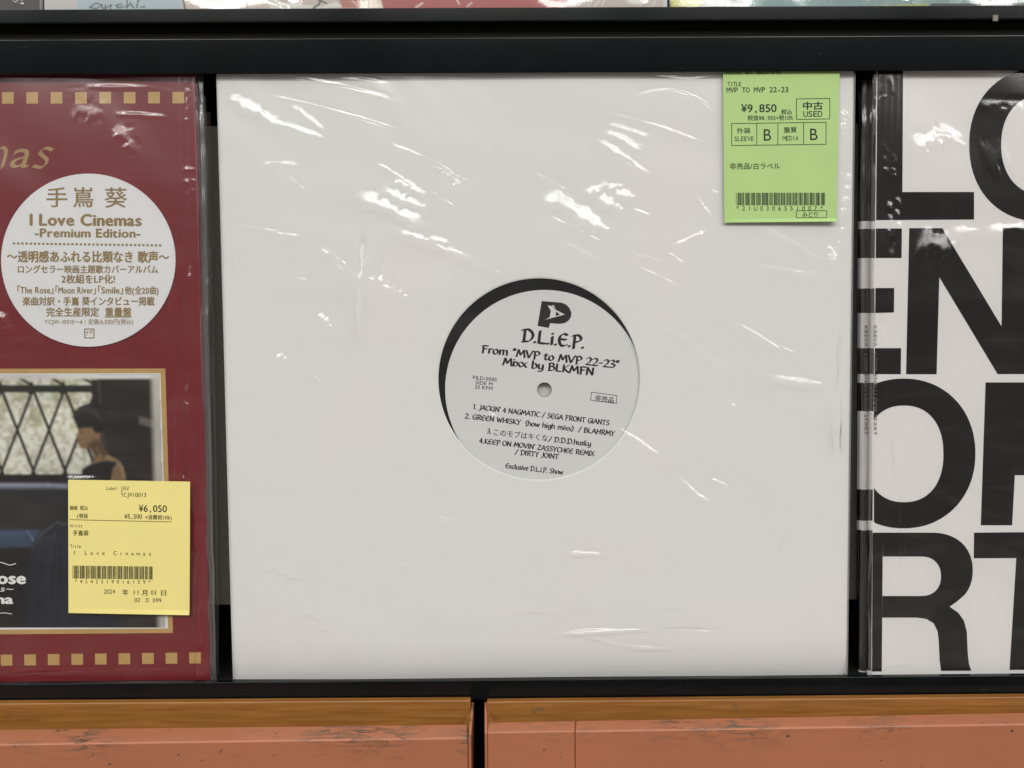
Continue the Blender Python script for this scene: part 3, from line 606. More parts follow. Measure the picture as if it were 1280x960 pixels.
STK = (905, 80, 1049, 278)
wf = [
 (368, 93, 478, 116, 2.6, 1.1), (402, 92, 477, 99, 2, 1.1), (352, 119, 484, 155, 1.8, 1.1), (495, 178, 564, 212, 1.4, 1), (540, 205, 592, 229, 1.4, 1), (474, 205, 510, 227, 2, 1.0),
 (540, 238, 580, 264, 1.6, 1), (293, 120, 346, 153, 9, .96), (342, 151, 404, 172, 4, .9), (448, 240, 532, 281, 11, 1.0), (498, 224, 534, 245, 9, 1.0), (480, 236, 536, 262, 9, 1.0), (506, 290, 532, 299, 4, 1), (536, 297, 560, 304, 4, 1),
 (812, 97, 892, 99, 2.4, 1.1, -1.5), (808, 103, 890, 122, 2.2, 1.1, 2.6), (770, 140, 866, 172, 2.0, 1.1), (764, 156, 812, 171, 3.5, 1.0), (762, 164, 803, 189, 6, 1.0), (751, 175, 813, 217, 5, 1.05),
 (688, 241, 764, 291, 14, 1.0), (735, 234, 778, 264, 11, 1.0), (748, 228, 794, 248, 10, 1.0), (690, 269, 754, 303, 1.8, 1.1), (872, 246, 891, 274, 3, 1), (840, 306, 880, 290, 4, 1), (833, 312, 855, 330, 2.5, 1.0), (796, 332, 842, 353, 1.6, 1.0),
 (1055, 138, 1049, 168, 5, 1.0), (1060, 215, 1052, 272, 4, 1.0), (1053, 282, 1041, 332, 2.2, 1.0), (1040, 308, 1044, 330, 5, .9), (888, 236, 912, 246, 3, 1),
 (842, 350, 985, 442, 3.0, .8), (900, 395, 1010, 450, 6, .7), (770, 533, 832, 574, 3, .8), (826, 570, 882, 634, 3, .8, -2), (712, 789, 890, 785, 3, .95), (708, 797, 870, 818, 3.4, .94, -1.5),
 (784, 707, 816, 719, 3, .7), (781, 725, 815, 735, 2, .7), (860, 836, 1010, 842, 2, .8), (300, 282, 372, 290, 3, .8), (288, 300, 300, 350, 3, .8), (380, 750, 420, 790, 9, .7), (330, 700, 385, 722, 8, .65),
 (470, 730, 500, 738, 5, .7), (1050, 430, 1046, 560, 3, .8), (985, 650, 970, 690, 4, .75), (700, 300, 760, 330, 6, .7), (452, 300, 446, 420, 4, .7), (478, 320, 470, 400, 3, .7), (400, 300, 450, 350, 7, .7), (500, 290, 640, 345, 6, .6), (950, 280, 1040, 330, 5, .7), (940, 330, 1030, 345, 6, .7), (960, 470, 1030, 480, 8, .7), (830, 400, 920, 470, 5, .7), (870, 470, 960, 540, 5, .7), (1046, 180, 1043, 196, 3, .9), (640, 760, 700, 762, 6, .7), (800, 760, 900, 772, 5, .7),
]
for k in range(40):     # short faint pulls scattered over the film
    x, y = RNG.uniform(300, 1030), RNG.uniform(120, 820); a = math.radians(RNG.normal(26, 22)); l = RNG.uniform(12, 60)
    wf.append((x, y, x + l * math.cos(a), y + l * math.sin(a), RNG.uniform(2, 6), RNG.uniform(.5, .95)))
film('clear_cover', [(270, 70), (1068.5, 68), (1058.6, 851), (290.6, 853)], -.0013, wf, M['film'], white, step=.0004, seed=5, keep_flat=[(900, 60, 1053, 282)],
     base=lambda X, Z: -np.clip((.006 - Z) / .006, 0, 1) ** 2 * .0010, floor=-.0011)
# the cover's heat-sealed side edges
for a, b_, w_ in ((270, 291, -1), (1068.2, 1058.4, 1)):
    V, Fc = slab([(a, 90), (a + 1.3, 90), (b_ + 1.3, 850), (b_, 850)], -.0012, .0055); obj('cover_seam', V, Fc, M['film_edge'], white)

# green price sticker, on the outside of the film
YS = -.0019
def sheet(name, pts, Y, m, parent, curl=None, n=24):
    """thin paper sheet; curl: (corner lift in metres along the bottom edge toward the right)"""
    tl, tr, br, bl = at_many(pts, Y); u, v = np.meshgrid(np.linspace(0, 1, n), np.linspace(0, 1, n)); u = u[..., None]; v = v[..., None]
    P = tl * (1 - u) * (1 - v) + tr * u * (1 - v) + br * u * v + bl * (1 - u) * v
    if curl: P[..., 1] -= curl * np.clip((v[..., 0] - .975) / .025, 0, 1) ** 1.5 * np.clip((u[..., 0] + .1), 0, 1)
    Q = P.copy(); Q[..., 1] += .00009
    n2 = n * n; V = np.r_[P.reshape(-1, 3), Q.reshape(-1, 3)]; I = np.arange(n2).reshape(n, n)
    Fa = np.stack([I[:-1, :-1], I[1:, :-1], I[1:, 1:], I[:-1, 1:]], -1).reshape(-1, 4); Fb = (Fa + n2)[:, ::-1]
    ed = list(I[0, :]) + list(I[1:, -1]) + list(I[-1, -2::-1]) + list(I[-2:0:-1, 0]); S = [(ed[(i + 1) % len(ed)], ed[i], ed[i] + n2, ed[(i + 1) % len(ed)] + n2) for i in range(len(ed))]
    return obj(name, V, [tuple(f) for f in Fa] + [tuple(f) for f in Fb] + S, m, parent, smooth=False)
gs = sheet('price_sticker', [(903.6, 76), (1050, 74.5), (1045.3, 277.3), (905.4, 278.3)], YS, M['green'], white, curl=.0011, n=46)
p = Print()
PT = (.5, 1.0)
p.text('MIXX BY BLKMFN', 908, 975, 93.2, 8.5, -.4, .012, PT)
p.text('TITLE', 909.5, 926.5, 107.8, 7.8, -.4, .012, PT); p.text('MVP TO MVP 22-23', 908.3, 985.2, 115.8, 9.3, -.5, .012, PT)
p.text('¥9,850', 926.8, 970.6, 140.4, 14.2, -.6, .014, (.5, 1)); p.text('税込', 976.6, 990, 142.4, 6.8, -.5, .022)
p.text('税抜¥8,955+税10%', 934.5, 991, 150.2, 7.2, -.5, .016, PT)
p.frame(995.6, 123.6, 1037.2, 149.2, .8, -.6)
p.text('中古', 1004, 1028.5, 136.2, 10.6, -.5, .03, (1, 1.3)); p.text('USED', 1004.3, 1028, 146, 10.4, -.6, .006, PT)
x0, x1, y0, y1, sl = 914.6, 1032.6, 154.4, 181.9, -1.6
p.frame(x0, y0, x1, y1, .75, sl)
for x in (946, 972.4, 1004.5): p.line(x, y0 + sl * (x - x0) / 118, x, y1 + sl * (x - x0) / 118, .75)
p.text('外装', 921, 938.2, 166.3, 7.8, -.7, .02); p.text('SLEEVE', 918.2, 942, 176.4, 8.4, -.7, 0, PT); p.text('B', 954.8, 964, 175.8, 21, -.7, .0)
p.text('盤質', 979.8, 996, 165.3, 7.8, -.7, .02); p.text('MEDIA', 978.4, 998.2, 175.7, 8.4, -.7, 0, PT); p.text('B', 1012.8, 1022, 175.1, 21, -.7, .0)
p.text('非売品/白ラベル', 912.4, 975, 211, 8.4, -.3, .018)
p.text('*21U0306551007*', 920.5, 1028.5, 263.2, 8.2, 0, .0, (1, 1)); 
p.frame(995.4, 263.4, 1033.4, 272.2, .7, -.1); p.text('みどり', 1003.2, 1022, 271, 7.6, 0, .012)
p.build('lettering', YS - .00006, M['ink_soft'], gs)
p = Print(); barcode(p, '*21U0306551007*', 920, 1031.8, 240.9, 256.6, 0); p.build('barcode', YS - .00006, M['ink_soft'], gs)

# the record inside, its label seen through the hole, turned a few degrees clockwise
LC = (680.5, 487.0); YD = .0016
dc = at(*LC, YD)
rec = thing('vinyl_record', 'black vinyl record with printed white centre label, showing through the hole of the white sleeve', 'record', tuple(dc))
def disc(name, r0, r1, y0, y1, m, parent, n=192):
    a = np.linspace(0, 2 * math.pi, n, endpoint=False); V = []
    for (r_, y) in ((r0, y0), (r1, y0), (r1, y1), (r0, y1)): V += [(dc[0] + r_ * math.cos(t_), y, dc[2] + r_ * math.sin(t_)) for t_ in a]
    Fc = []
    for k in range(4):
        l = (k + 1) % 4
        for i in range(n): j = (i + 1) % n; Fc.append((k * n + i, l * n + i, l * n + j, k * n + j))
    return obj(name, V, Fc, m, parent)
disc('disc', .0036, .1405, YD, YD + .0018, M['vinyl'], rec)
lab = disc('label', .0037, .0502, YD - .00022, YD - .00002, M['label'], rec)
YL = YD - .00028
rc = 6.6
p = Print()
p.text('D.L.i.E.P.', 649.5, 731, 426.2, 22, rc, glyphs=NIB); p.text('From "MVP to MVP 22-23"', 600.5, 774.5, 440.5, 13.2, rc, glyphs=NIB); p.text('Mixx by BLKMFN', 627.5, 742.5, 456, 13.2, rc, glyphs=NIB)
p.text("1. JACKIN' 4 NAGMATIC / SEGA FRONT GIANTS", 591, 763, 511, 8.6, rc + .3, glyphs=NIB_S)
p.text('2. GREEN WHISKY  (how high mixx)  / BLAHRMY', 580.5, 770, 522.6, 8.6, rc + .2, glyphs=NIB_S)
p.text('3.', 608.5, 614, 541.5, 8.6, rc, glyphs=NIB_S); p.text('このモブはキくな', 617, 685, 543.5, 9.2, rc, .008); p.text('/ D.D.D.husky', 685, 739, 551.5, 8.8, rc, glyphs=NIB_S)
p.text("4.KEEP ON MOVIN' ZASSYCHEE REMIX", 598.5, 744, 553.5, 8.6, rc, glyphs=NIB_S); p.text('/ DIRTY JOINT', 643, 699, 567.6, 8.6, rc, glyphs=NIB_S)
p.text('Exclusive D.L.i.P. Show', 631.5, 704.5, 584.8, 8.4, rc, glyphs=NIB_S)
p.text('PILD-0000', 591.2, 620.6, 474, 6.7, rc - 1, .008); p.text('SIDE M', 594.4, 615.5, 480.2, 6.6, rc - 1, .008); p.text('33 RPM', 593.5, 615.5, 485.8, 6.6, rc - 1, .008)
c_, s_ = math.cos(math.radians(8)), math.sin(math.radians(8))
fr = [(739.3, 490.2), (771.2, 494.4), (770.4, 504.3), (738.3, 500.2)]
for i in range(4): p.line(*fr[i], *fr[(i + 1) % 4], .7)
p.text('非売品', 743.6, 767.2, 500, 7.8, 8, .02)
p.build('lettering', YL, M['ink'], lab)
p = Print()
body = [(677.1, 376.3), (702.4, 378.4), (708, 380.9), (712, 385.4), (714.3, 391.2), (713.6, 396.4), (710.8, 400.6), (706.5, 403.6), (700, 404.8), (687.7, 404.0), (686, 409.8), (672, 407.4)]
p.poly(body); lg = p.build('logo', YL, M['ink'], lab)
p = Print(); p.poly([(684.5, 381.6), (690.2, 382.8), (693.4, 386.6), (706.2, 393.2), (690, 397.3), (681.2, 399.8), (687.2, 396.6), (688.6, 388.4)])
p.poly([(689.5, 381), (692.6, 382.2), (694.4, 387)]); p.build('logo_flash', YL - .00003, M['label'], lab)
p = Print(); p.poly([(695, 389.2), (700, 393.2), (694.6, 395.2)]); p.build('logo_eye', YL - .00006, M['ink'], lab)

# ================================================================== RED SLEEVE (left)
red = thing('red_record_sleeve', 'red record sleeve with gold film-strip squares, white round sticker and yellow price sticker', 'record sleeve', tuple(at(-140, 852, .002)), 'red film-strip record sleeves')
RC = [(-610, 66), (242.6, 66), (262.5, 850.5), (-560, 858)]
V, Fc = slab(RC, .0005, .0042); o = obj('cover_card', V, Fc, M['red'], red); bevel(o, .0004)
YR = .00042
V, Fc = slab([(-600, 70), (244.4, 74), (264.2, 850.6), (-556, 858)], .0044, .0052); obj('inner_sleeve', V, Fc, M['paper_edge'], red)
p = Print()
for k in range(-18, 8):
    x = 2.5 + k * 30.45; p.rect(x + 0, 115.2 - k * .05, x + 14.6, 129.6 - k * .05)
p.build('film_strip_squares', YR, M['gold'], red); p = Print()
for k in range(-18, 9):
    x = .8 + k * 29.45; y = 818.4 - k * .35; p.poly([(x, y), (x + .3, y + 13.8), (x + 14.8, y + 13.6), (x + 14.5, y - .2)])
p.build('film_strip_squares', YR, M['gold'], red)
p = Print(); p.text('I Love Cinemas', -305, 60, 209.5, 52, 0, shear=.34, glyphs=SCRIPT); M['dull_gold'] = mat('dull_gold_print', (.33, .20, .075), .45, .5, var=.06, scale=200); p.build('title', YR, M['dull_gold'], red)
# picture panel
p = Print(); p.poly([(-540, 461.6), (206.6, 460.6), (216.2, 791.2), (-520, 797)]); pf = p.build('picture_frame', YR, M['gold'], red)
p = Print(); p.poly([(-534, 467.8), (200.6, 466.6), (210, 785.5), (-514, 791)]); p.build('picture_border', YR - .00003, M['round'], red)
cv = Canvas(-520, 468, 206.5, 784.5, 1.15, (.035, .027, .022))
n1, n2 = cv.noise(26, 1), cv.noise(5, 2)
cv.put(np.ones(cv.X.shape), (.028, .022, .018)); cv.C *= (.75 + .5 * n1)[..., None]
win = (cv.Y < 593) & (cv.X < 122)
cv.put(win * 1.0, (.62, .62, .54)); cv.put(win * (n1 > .56) * (cv.Y < 540) * .55, (.36, .36, .20)); cv.put(win * np.clip((n2 - .5) * 2.5, 0, .5), (.30, .28, .19)); cv.put(win * np.clip((.42 - n2) * 4, 0, .4), (.8, .8, .76))
dk = (.030, .030, .026)
for k in range(-15, 4):
    x = 3 + k * 39.6
    cv.line([(x - 22, 470), (x - 2, 482)], 3, dk); cv.line([(x + 34, 491), (x + 36.5, 479)], 4, dk)
    cv.line([(x, 490), (x + 41, 594)], 3.6, dk); cv.line([(x + 37, 490), (x - 3, 594)], 3.6, dk)
cv.poly([(-520, 481), (130, 481.5), (130, 490.5), (-520, 490)], (.03, .032, .028)); cv.poly([(-520, 593), (124, 593), (124, 601), (-520, 601)], (.02, .018, .016))
cv.poly([(114, 474), (191, 473), (196, 600), (118, 600)], (.027, .022, .019), 4)
cv.poly([(121, 474), (125, 474), (132, 560), (128, 560)], (.06, .055, .05), 2)
cv.poly([(-520, 468), (210, 468), (210, 473.5), (-520, 474)], (.62, .62, .6), 2)
cv.poly([(174, 520), (195, 526), (195, 536), (174, 530)], (.17, .16, .15), 3)
cv.poly([(189, 470), (210, 470), (212, 790), (198, 790)], (.50, .49, .45), 7)
# seat: dark blue leather with a pale lit back edge
cv.poly([(-520, 604), (90, 604), (92, 612), (-520, 613)], (.20, .22, .28), 3); cv.poly([(-520, 612), (88, 611), (90, 660), (-520, 664)], (.032, .030, .034), 8)
cv.poly([(-520, 664), (52, 662), (38, 684), (-520, 686)], (.055, .085, .145), 4); cv.line([(34, 664), (42, 676)], 1.4, (.2, .24, .3)); cv.line([(30, 664), (38, 684)], 1, (.02, .03, .05))
cv.poly([(-520, 686), (38, 686), (36, 790), (-520, 790)], (.016, .013, .014), 4)
cv.poly([(36, 700), (41, 686), (45, 674), (53, 664), (62, 656), (71, 651), (80, 655), (90, 652), (110, 650), (140, 700), (150, 790), (28, 790)], (.018, .022, .036), 5)
nd = cv.noise(22, 41, 4); reg = np.clip(.5 - cv.sd([(40, 690), (54, 664), (72, 652), (95, 652), (130, 790), (34, 790)]) / 8, 0, 1)
for k, (x_, l_) in enumerate(((48, .05), (55, .035), (63, .06), (70, .03), (78, .05), (86, .035))):
    cv.line([(x_ + 6, 660 + 2 * k % 5), (x_ + 1, 690), (x_ - 4 + k, 730), (x_ - 8 + 2 * k, 785)], 1.6, (l_ * .8, l_ * .95, l_ * 1.5), 5, .7)
cv.C *= 1 + (reg * (nd - .5) * 1.2)[..., None]
cv.line([(47, 673), (54, 666), (63, 659), (72, 653), (79, 656), (86, 653)], 1.3, (.12, .13, .16), 2.5)
cv.line([(40, 686), (46, 678), (58, 672), (70, 671)], 1, (.07, .08, .11), 2.5)
# seated figure in profile
sk = (.25, .165, .095)
cv.poly([(123, 540), (126, 556), (131, 566), (144, 573), (151, 578), (156, 590), (158, 604), (138, 606), (104, 604), (106, 584), (116, 578), (119, 572), (113, 560)], sk, 2.5)
cv.poly([(99, 531), (98, 537), (96.6, 541), (95.2, 545), (97.2, 547), (96.6, 549.5), (97.8, 551.5), (97.4, 554), (99.4, 559), (104, 561.5), (111, 560), (119, 556), (126, 548), (124, 530), (108, 527)], sk, 1.4)
cv.poly([(108, 556), (124, 546), (129, 558), (136, 568), (128, 572), (120, 570), (112, 561)], (.13, .08, .045), 5)      # under the jaw
cv.line([(98.2, 533), (97.6, 540), (96, 545)], 1.2, (.42, .33, .22), 1.5, .8); cv.line([(98, 554), (101, 560), (107, 561)], 1, (.36, .27, .18), 1.5, .7); cv.line([(100, 541), (103, 540.4)], 1.1, (.05, .03, .02), 1.2); cv.line([(97.8, 551.8), (100.4, 551.4)], .9, (.16, .06, .04), 1)
cv.ell(122.5, 546, 2.2, 3.8, (.30, .19, .12), 1.2); cv.line([(122, 544), (123.4, 548)], .8, (.12, .07, .04), 1)
cv.line([(134, 571), (146, 577), (152, 584), (155, 596)], 3, (.38, .28, .17), 3, .8); cv.line([(121, 560), (126, 570), (120, 578)], 1.6, (.36, .25, .15), 2, .6)
cv.poly([(103, 586), (112, 581), (122, 578), (132, 576), (147, 577), (141, 586), (137, 606), (100, 606)], (.017, .016, .018), 1.8); cv.line([(105, 586), (114, 580.5), (128, 576.5), (146, 577.5)], 1, (.13, .12, .12), 1.5)
cv.line([(118, 584), (116, 604)], 2, (.035, .034, .038), 3); cv.line([(128, 582), (126, 604)], 2, (.035, .034, .038), 3)
cv.poly([(90.5, 521), (94, 513), (100, 508), (110, 504.5), (121, 504), (130, 508), (135, 516), (135, 527), (130, 536), (125, 541), (119, 541), (115, 534), (104, 535), (98, 537), (95, 530)], (.017, .015, .014), 2)
for k in range(14):      # strands catching the window light
    a_ = k / 13; cv.line([(93 + 4 * a_, 520 - 10 * a_), (106 + 12 * a_, 512 - 4 * a_), (120 + 10 * a_, 520 + 10 * a_)], .7, (.06, .052, .045), 1, .55)
cv.line([(100, 509), (96, 505), (99, 502)], .8, (.03, .03, .028), 1); cv.line([(112, 505), (116, 501), (121, 503)], .8, (.03, .03, .028), 1); cv.line([(96, 548), (94, 556), (96, 560)], .7, (.05, .045, .04), 1)
for (x_, y_, x2_, y2_, c_) in ((62, 672, 52, 780, .040), (74, 664, 66, 780, .030), (84, 668, 82, 780, .036), (46, 692, 40, 780, .030)): cv.line([(x_, y_), (x2_, y2_)], 3, (c_ * .8, c_, c_ * 1.5), 6, .8)
cv.line([(-520, 606), (60, 606), (92, 609)], 3, (.42, .44, .52), 4, .55); cv.line([(0, 668), (36, 666)], 4, (.10, .15, .24), 6, .7)
def soft(C, n):
    for _ in range(n): C = (np.roll(C, 1, 0) + C + np.roll(C, -1, 0)) / 3; C = (np.roll(C, 1, 1) + C + np.roll(C, -1, 1)) / 3
    return C
C0 = cv.C.copy(); cv.C[2:-2, 2:-2] = soft(C0, 1)[2:-2, 2:-2]
cv.C *= (.8 + .4 * cv.noise(60, 31))[..., None]
cv.C = cv.C ** 1.22 * 1.05; cv.C *= (.94 + .12 * cv.noise(3, 9))[..., None]
cv.build('printed_picture', YR - .00006, M['photo'], red, lambda X, Y: X < 199.8 + (Y - 467) * .0295)
p = Print(); p.text('Rose', -18, 31.4, 729.5, 20, 0, .05); p.text('s~', 0, 16, 739.5, 11, 0, .0, shear=.3); p.text('na', -4, 15.6, 754.5, 16, 0, .05)
p.line(-20, 705, 2, 703, 1); p.line(2, 703, 12, 706.5, 1); p.line(12, 706.5, 20, 704.5, 1); p.line(-20, 768, 6, 766, .8); p.line(6, 766, 15, 767.5, .8)
p.build('picture_lettering', YR - .0001, M['white_print'], red)
# round sticker
rs_c = at(110.2, 325, YR); n = 96; A = np.linspace(0, 2 * math.pi, n, endpoint=False)
ep = np.c_[110.3 + 109.0 * np.cos(A), 325.2 + 108.2 * np.sin(A)]
Va = at_many(ep, -.0001); Vb = Va + [0, .00045, 0]
rs = obj('round_sticker', np.r_[Va, Vb], [tuple(range(n))[::-1]] + [(i, (i + 1) % n, n + (i + 1) % n, n + i) for i in range(n)], M['round'], red)
YQ = -.00016; p = Print()
p.text('手', 58.2, 83.8, 256.8, 27, 0, 0.013); p.text('嶌', 91.5, 116.5, 256.8, 27, 0, 0.013); p.text('葵', 131, 158.5, 257.4, 27.5, 0, 0.013)
p.text('I Love Cinemas', 37.8, 176.2, 281.6, 20.5, .3, 0.045); p.text('-Premium Edition-', 43.8, 174.8, 296.2, 15.4, .3, 0.039)
for k in range(36): p.rect(16 + k * 5.22, 303 + k * .07, 19 + k * 5.22, 305.5 + k * .07)
p.text('～透明感あふれる比類なき 歌声～', 9, 211, 326.5, 15.5, .2, 0.039); p.text('ロングセラー映画主題歌カバーアルバム', 22.5, 197.5, 340.6, 11, .1, 0.030)
p.text('2枚組をLP化!', 77, 143.5, 353.2, 12, .1, 0.033); p.text('「The Rose」', 22, 66.5, 366.6, 11.5, 0, 0.033); p.text('「Moon River」', 69.5, 119.5, 366.8, 11.5, 0, 0.033); p.text('「Smile」', 122.8, 153.5, 366.8, 11.5, 0, 0.033); p.text('他(全20曲)', 156, 198, 367.2, 11, 0, 0.030)
p.text('楽曲対訳・手嶌 葵インタビュー掲載', 28.5, 193, 381, 11.8, 0, 0.033); p.text('完全生産限定  重量盤', 58, 164, 394.6, 12.2, 0, 0.033); p.line(131, 396.4, 164, 396.4, 1)
p.text('YCJW-10013～4 / 定価:6,050円(税込)', 55.5, 166.5, 405, 7.4, 0, 0.018)
p.frame(105.8, 411.2, 117.4, 422.4, 1.3); p.text('プラ', 106.8, 116.6, 419.6, 5.6, -18, 0.033)
p.build('lettering', YQ, M['gold_text'], rs)
def fold(amp, lam, x0, seed=3):
    r = np.random.default_rng(seed); ks = [(r.uniform(.5, 1.6) * lam, r.uniform(0, 6.28), r.uniform(2, 9)) for _ in range(5)]
    def f(X, Z):
        w_ = 1 / (1 + np.exp(-(X - x0(Z)) / .0012)); h = 0
        for l, ph, q_ in ks: h = h + amp * np.sin(X * 6.28 / l + ph + .8 * np.sin(Z * q_ * 2 + ph))
        return h * w_
    return f
xr = lambda Z: np.interp(Z, [0, .31], [at(236, 850)[0], at(225, 92)[0]])
rf = [(237, 102, 229, 158, 3.4, 1.05), (234, 205, 232, 280, 3, 1), (240, 205, 241, 300, 3, 1), (237, 330, 238, 352, 3, .95), (234, 470, 232, 510, 4, .8), (208, 333, 204, 356, 2, 1), (100, 107, 238, 111, 2, .8), (150, 142, 210, 146, 1.6, .6),
      (0, 836, 255, 832, 2.5, .75), (2, 392, 22, 430, 8, .7), (92, 134, 128, 141, 12, .8), (150, 160, 172, 190, 9, .75),
      (216, 290, 212, 400, 3, .45), (222, 380, 220, 600, 4, .4), (228, 560, 232, 700, 3, .4), (236, 640, 252, 840, 5, .45), (244, 500, 247, 800, 3, .45)]
film('clear_cover', [(-600, 70), (243.8, 70), (263.8, 851.5), (-550, 858)], -.0012, rf, M['film'], red, step=.0008, seed=9, amp=1.5, keep_flat=[(80, 594, 242, 774)],
     base=fold(.00007, .0035, xr), floor=-.00095)
ys = sheet('price_sticker', [(85.2, 599.6), (237.6, 602.0), (236.9, 768.6), (85.6, 766.2)], -.0021, M['yellow'], red, curl=.0005, n=30)
YY = -.00216; p = Print(); r_ = .75
p.text('Label', 133, 146, 612.2, 6, r_, .0, PT); p.text('JAV', 151, 161.4, 613, 7.6, r_, .0, PT); p.text('YCJW10013', 151, 182.6, 621, 7.6, r_, .0, PT)
p.text('価格 税込', 87, 110, 637, 6.2, r_, .02, (.5, 1)); p.text('(税抜', 96.5, 110, 647, 6.2, r_, .02, (.5, 1)); p.text('¥6,050', 173.5, 208.4, 639.6, 12.2, r_, .01, PT)
p.text('¥5,500', 155.6, 177.4, 648.2, 8.2, r_, .01, PT); p.text('+消費税10%)', 181.5, 214.6, 649, 6.6, r_, .016, (.5, 1))
p.line(87, 649.6, 214, 652.4, .7); p.text('Artist', 87.4, 102.8, 659, 6.2, r_, 0, PT); p.text('手嶌葵', 91, 110.6, 669, 7.4, r_, .02)
p.text('Title', 87.8, 101, 684.8, 6.2, r_, 0, PT); p.text('I Love Cinemas', 92.6, 188.6, 693.2, 7, r_, .0, (1, 1))
p.text('*4542519016159*', 93.5, 188, 729, 6.8, r_ * .7, 0, (1, 1)); p.text('2024', 129.8, 143.6, 742, 7.6, r_, 0, PT); p.text('年', 153.2, 160.2, 743.4, 8, r_, .02); p.text('11', 167.2, 173, 743, 7.6, r_, 0, PT); p.text('月', 177.4, 184, 743.8, 8, r_, .02)
p.text('03', 188.4, 195.2, 743.2, 7.6, r_, 0, PT); p.text('日', 201.4, 207.6, 744, 7.6, r_, .02); p.text('02', 168, 175, 752.4, 7.4, r_, 0, PT); p.text('D', 182.4, 186, 752.6, 7.4, r_, 0, PT); p.text('099', 191, 201.6, 752.8, 7.4, r_, 0, PT)
p.build('lettering', YY, M['ink_soft'], ys)
p = Print(); barcode(p, '*4542519016159*', 90.6, 191.2, 707, 723.2, .011); p.build('barcode', YY, M['ink_soft'], ys)

def stacked(name, label, group, Yf, pts, over, m_card, seed, right=True, thick=.0034, edge_m=None):
    """one more record of the same stack, of which only the edge of card and cover shows"""
    th = thing(name, label, 'record sleeve', tuple((at_many(pts, Yf)[2] + at_many(pts, Yf)[3]) / 2), group)
    V, Fc = slab(pts, Yf + .0006, Yf + thick); obj('cover_card', V, Fc, m_card, th)
    tl, tr, br, bl = pts
    if right: c = [(tr[0] - 4, tr[1]), (tr[0] + over, tr[1]), (br[0] + over * .9, br[1]), (br[0] - 4, br[1])]
    else: c = [(tl[0] - over, tl[1]), (tl[0] + 4, tl[1]), (bl[0] + 4, bl[1]), (bl[0] - over, bl[1])]
    film('cover_edge', c, Yf, [], M['film_side'], th, step=.0005, seed=seed, base=fold(.00028, .0026, lambda Z: -9, seed), floor=-.0006)
    return th
M['grey_card'] = mat('inner_sleeve_edge', (.30, .30, .29), .6, .4, var=.15, scale=300, stretch=(4, 4, .3))
# the film flap of the front record, then two more records standing behind it
c = [(243.2, 92), (253.5, 92), (270.5, 851), (263, 851)]
film('cover_flap', c, .0012, [], M['film_edge'], red, step=.0004, seed=3, base=fold(.0003, .0022, lambda Z: -9, 5), floor=-.0006)
stacked('red_record_sleeve', 'record directly behind the front red sleeve, only its edge and grey film flap showing', 'red film-strip record sleeves', .0056, [(-560, 120), (246.5, 120), (260, 850), (-540, 856)], 11, M['red'], 21)
stacked('red_record_sleeve', 'rearmost record of the red stack, seen only as a dark film-edged sliver', 'red film-strip record sleeves', .0115, [(-560, 140), (249.5, 140), (262, 849), (-540, 855)], 14, M['grey_card'], 22)

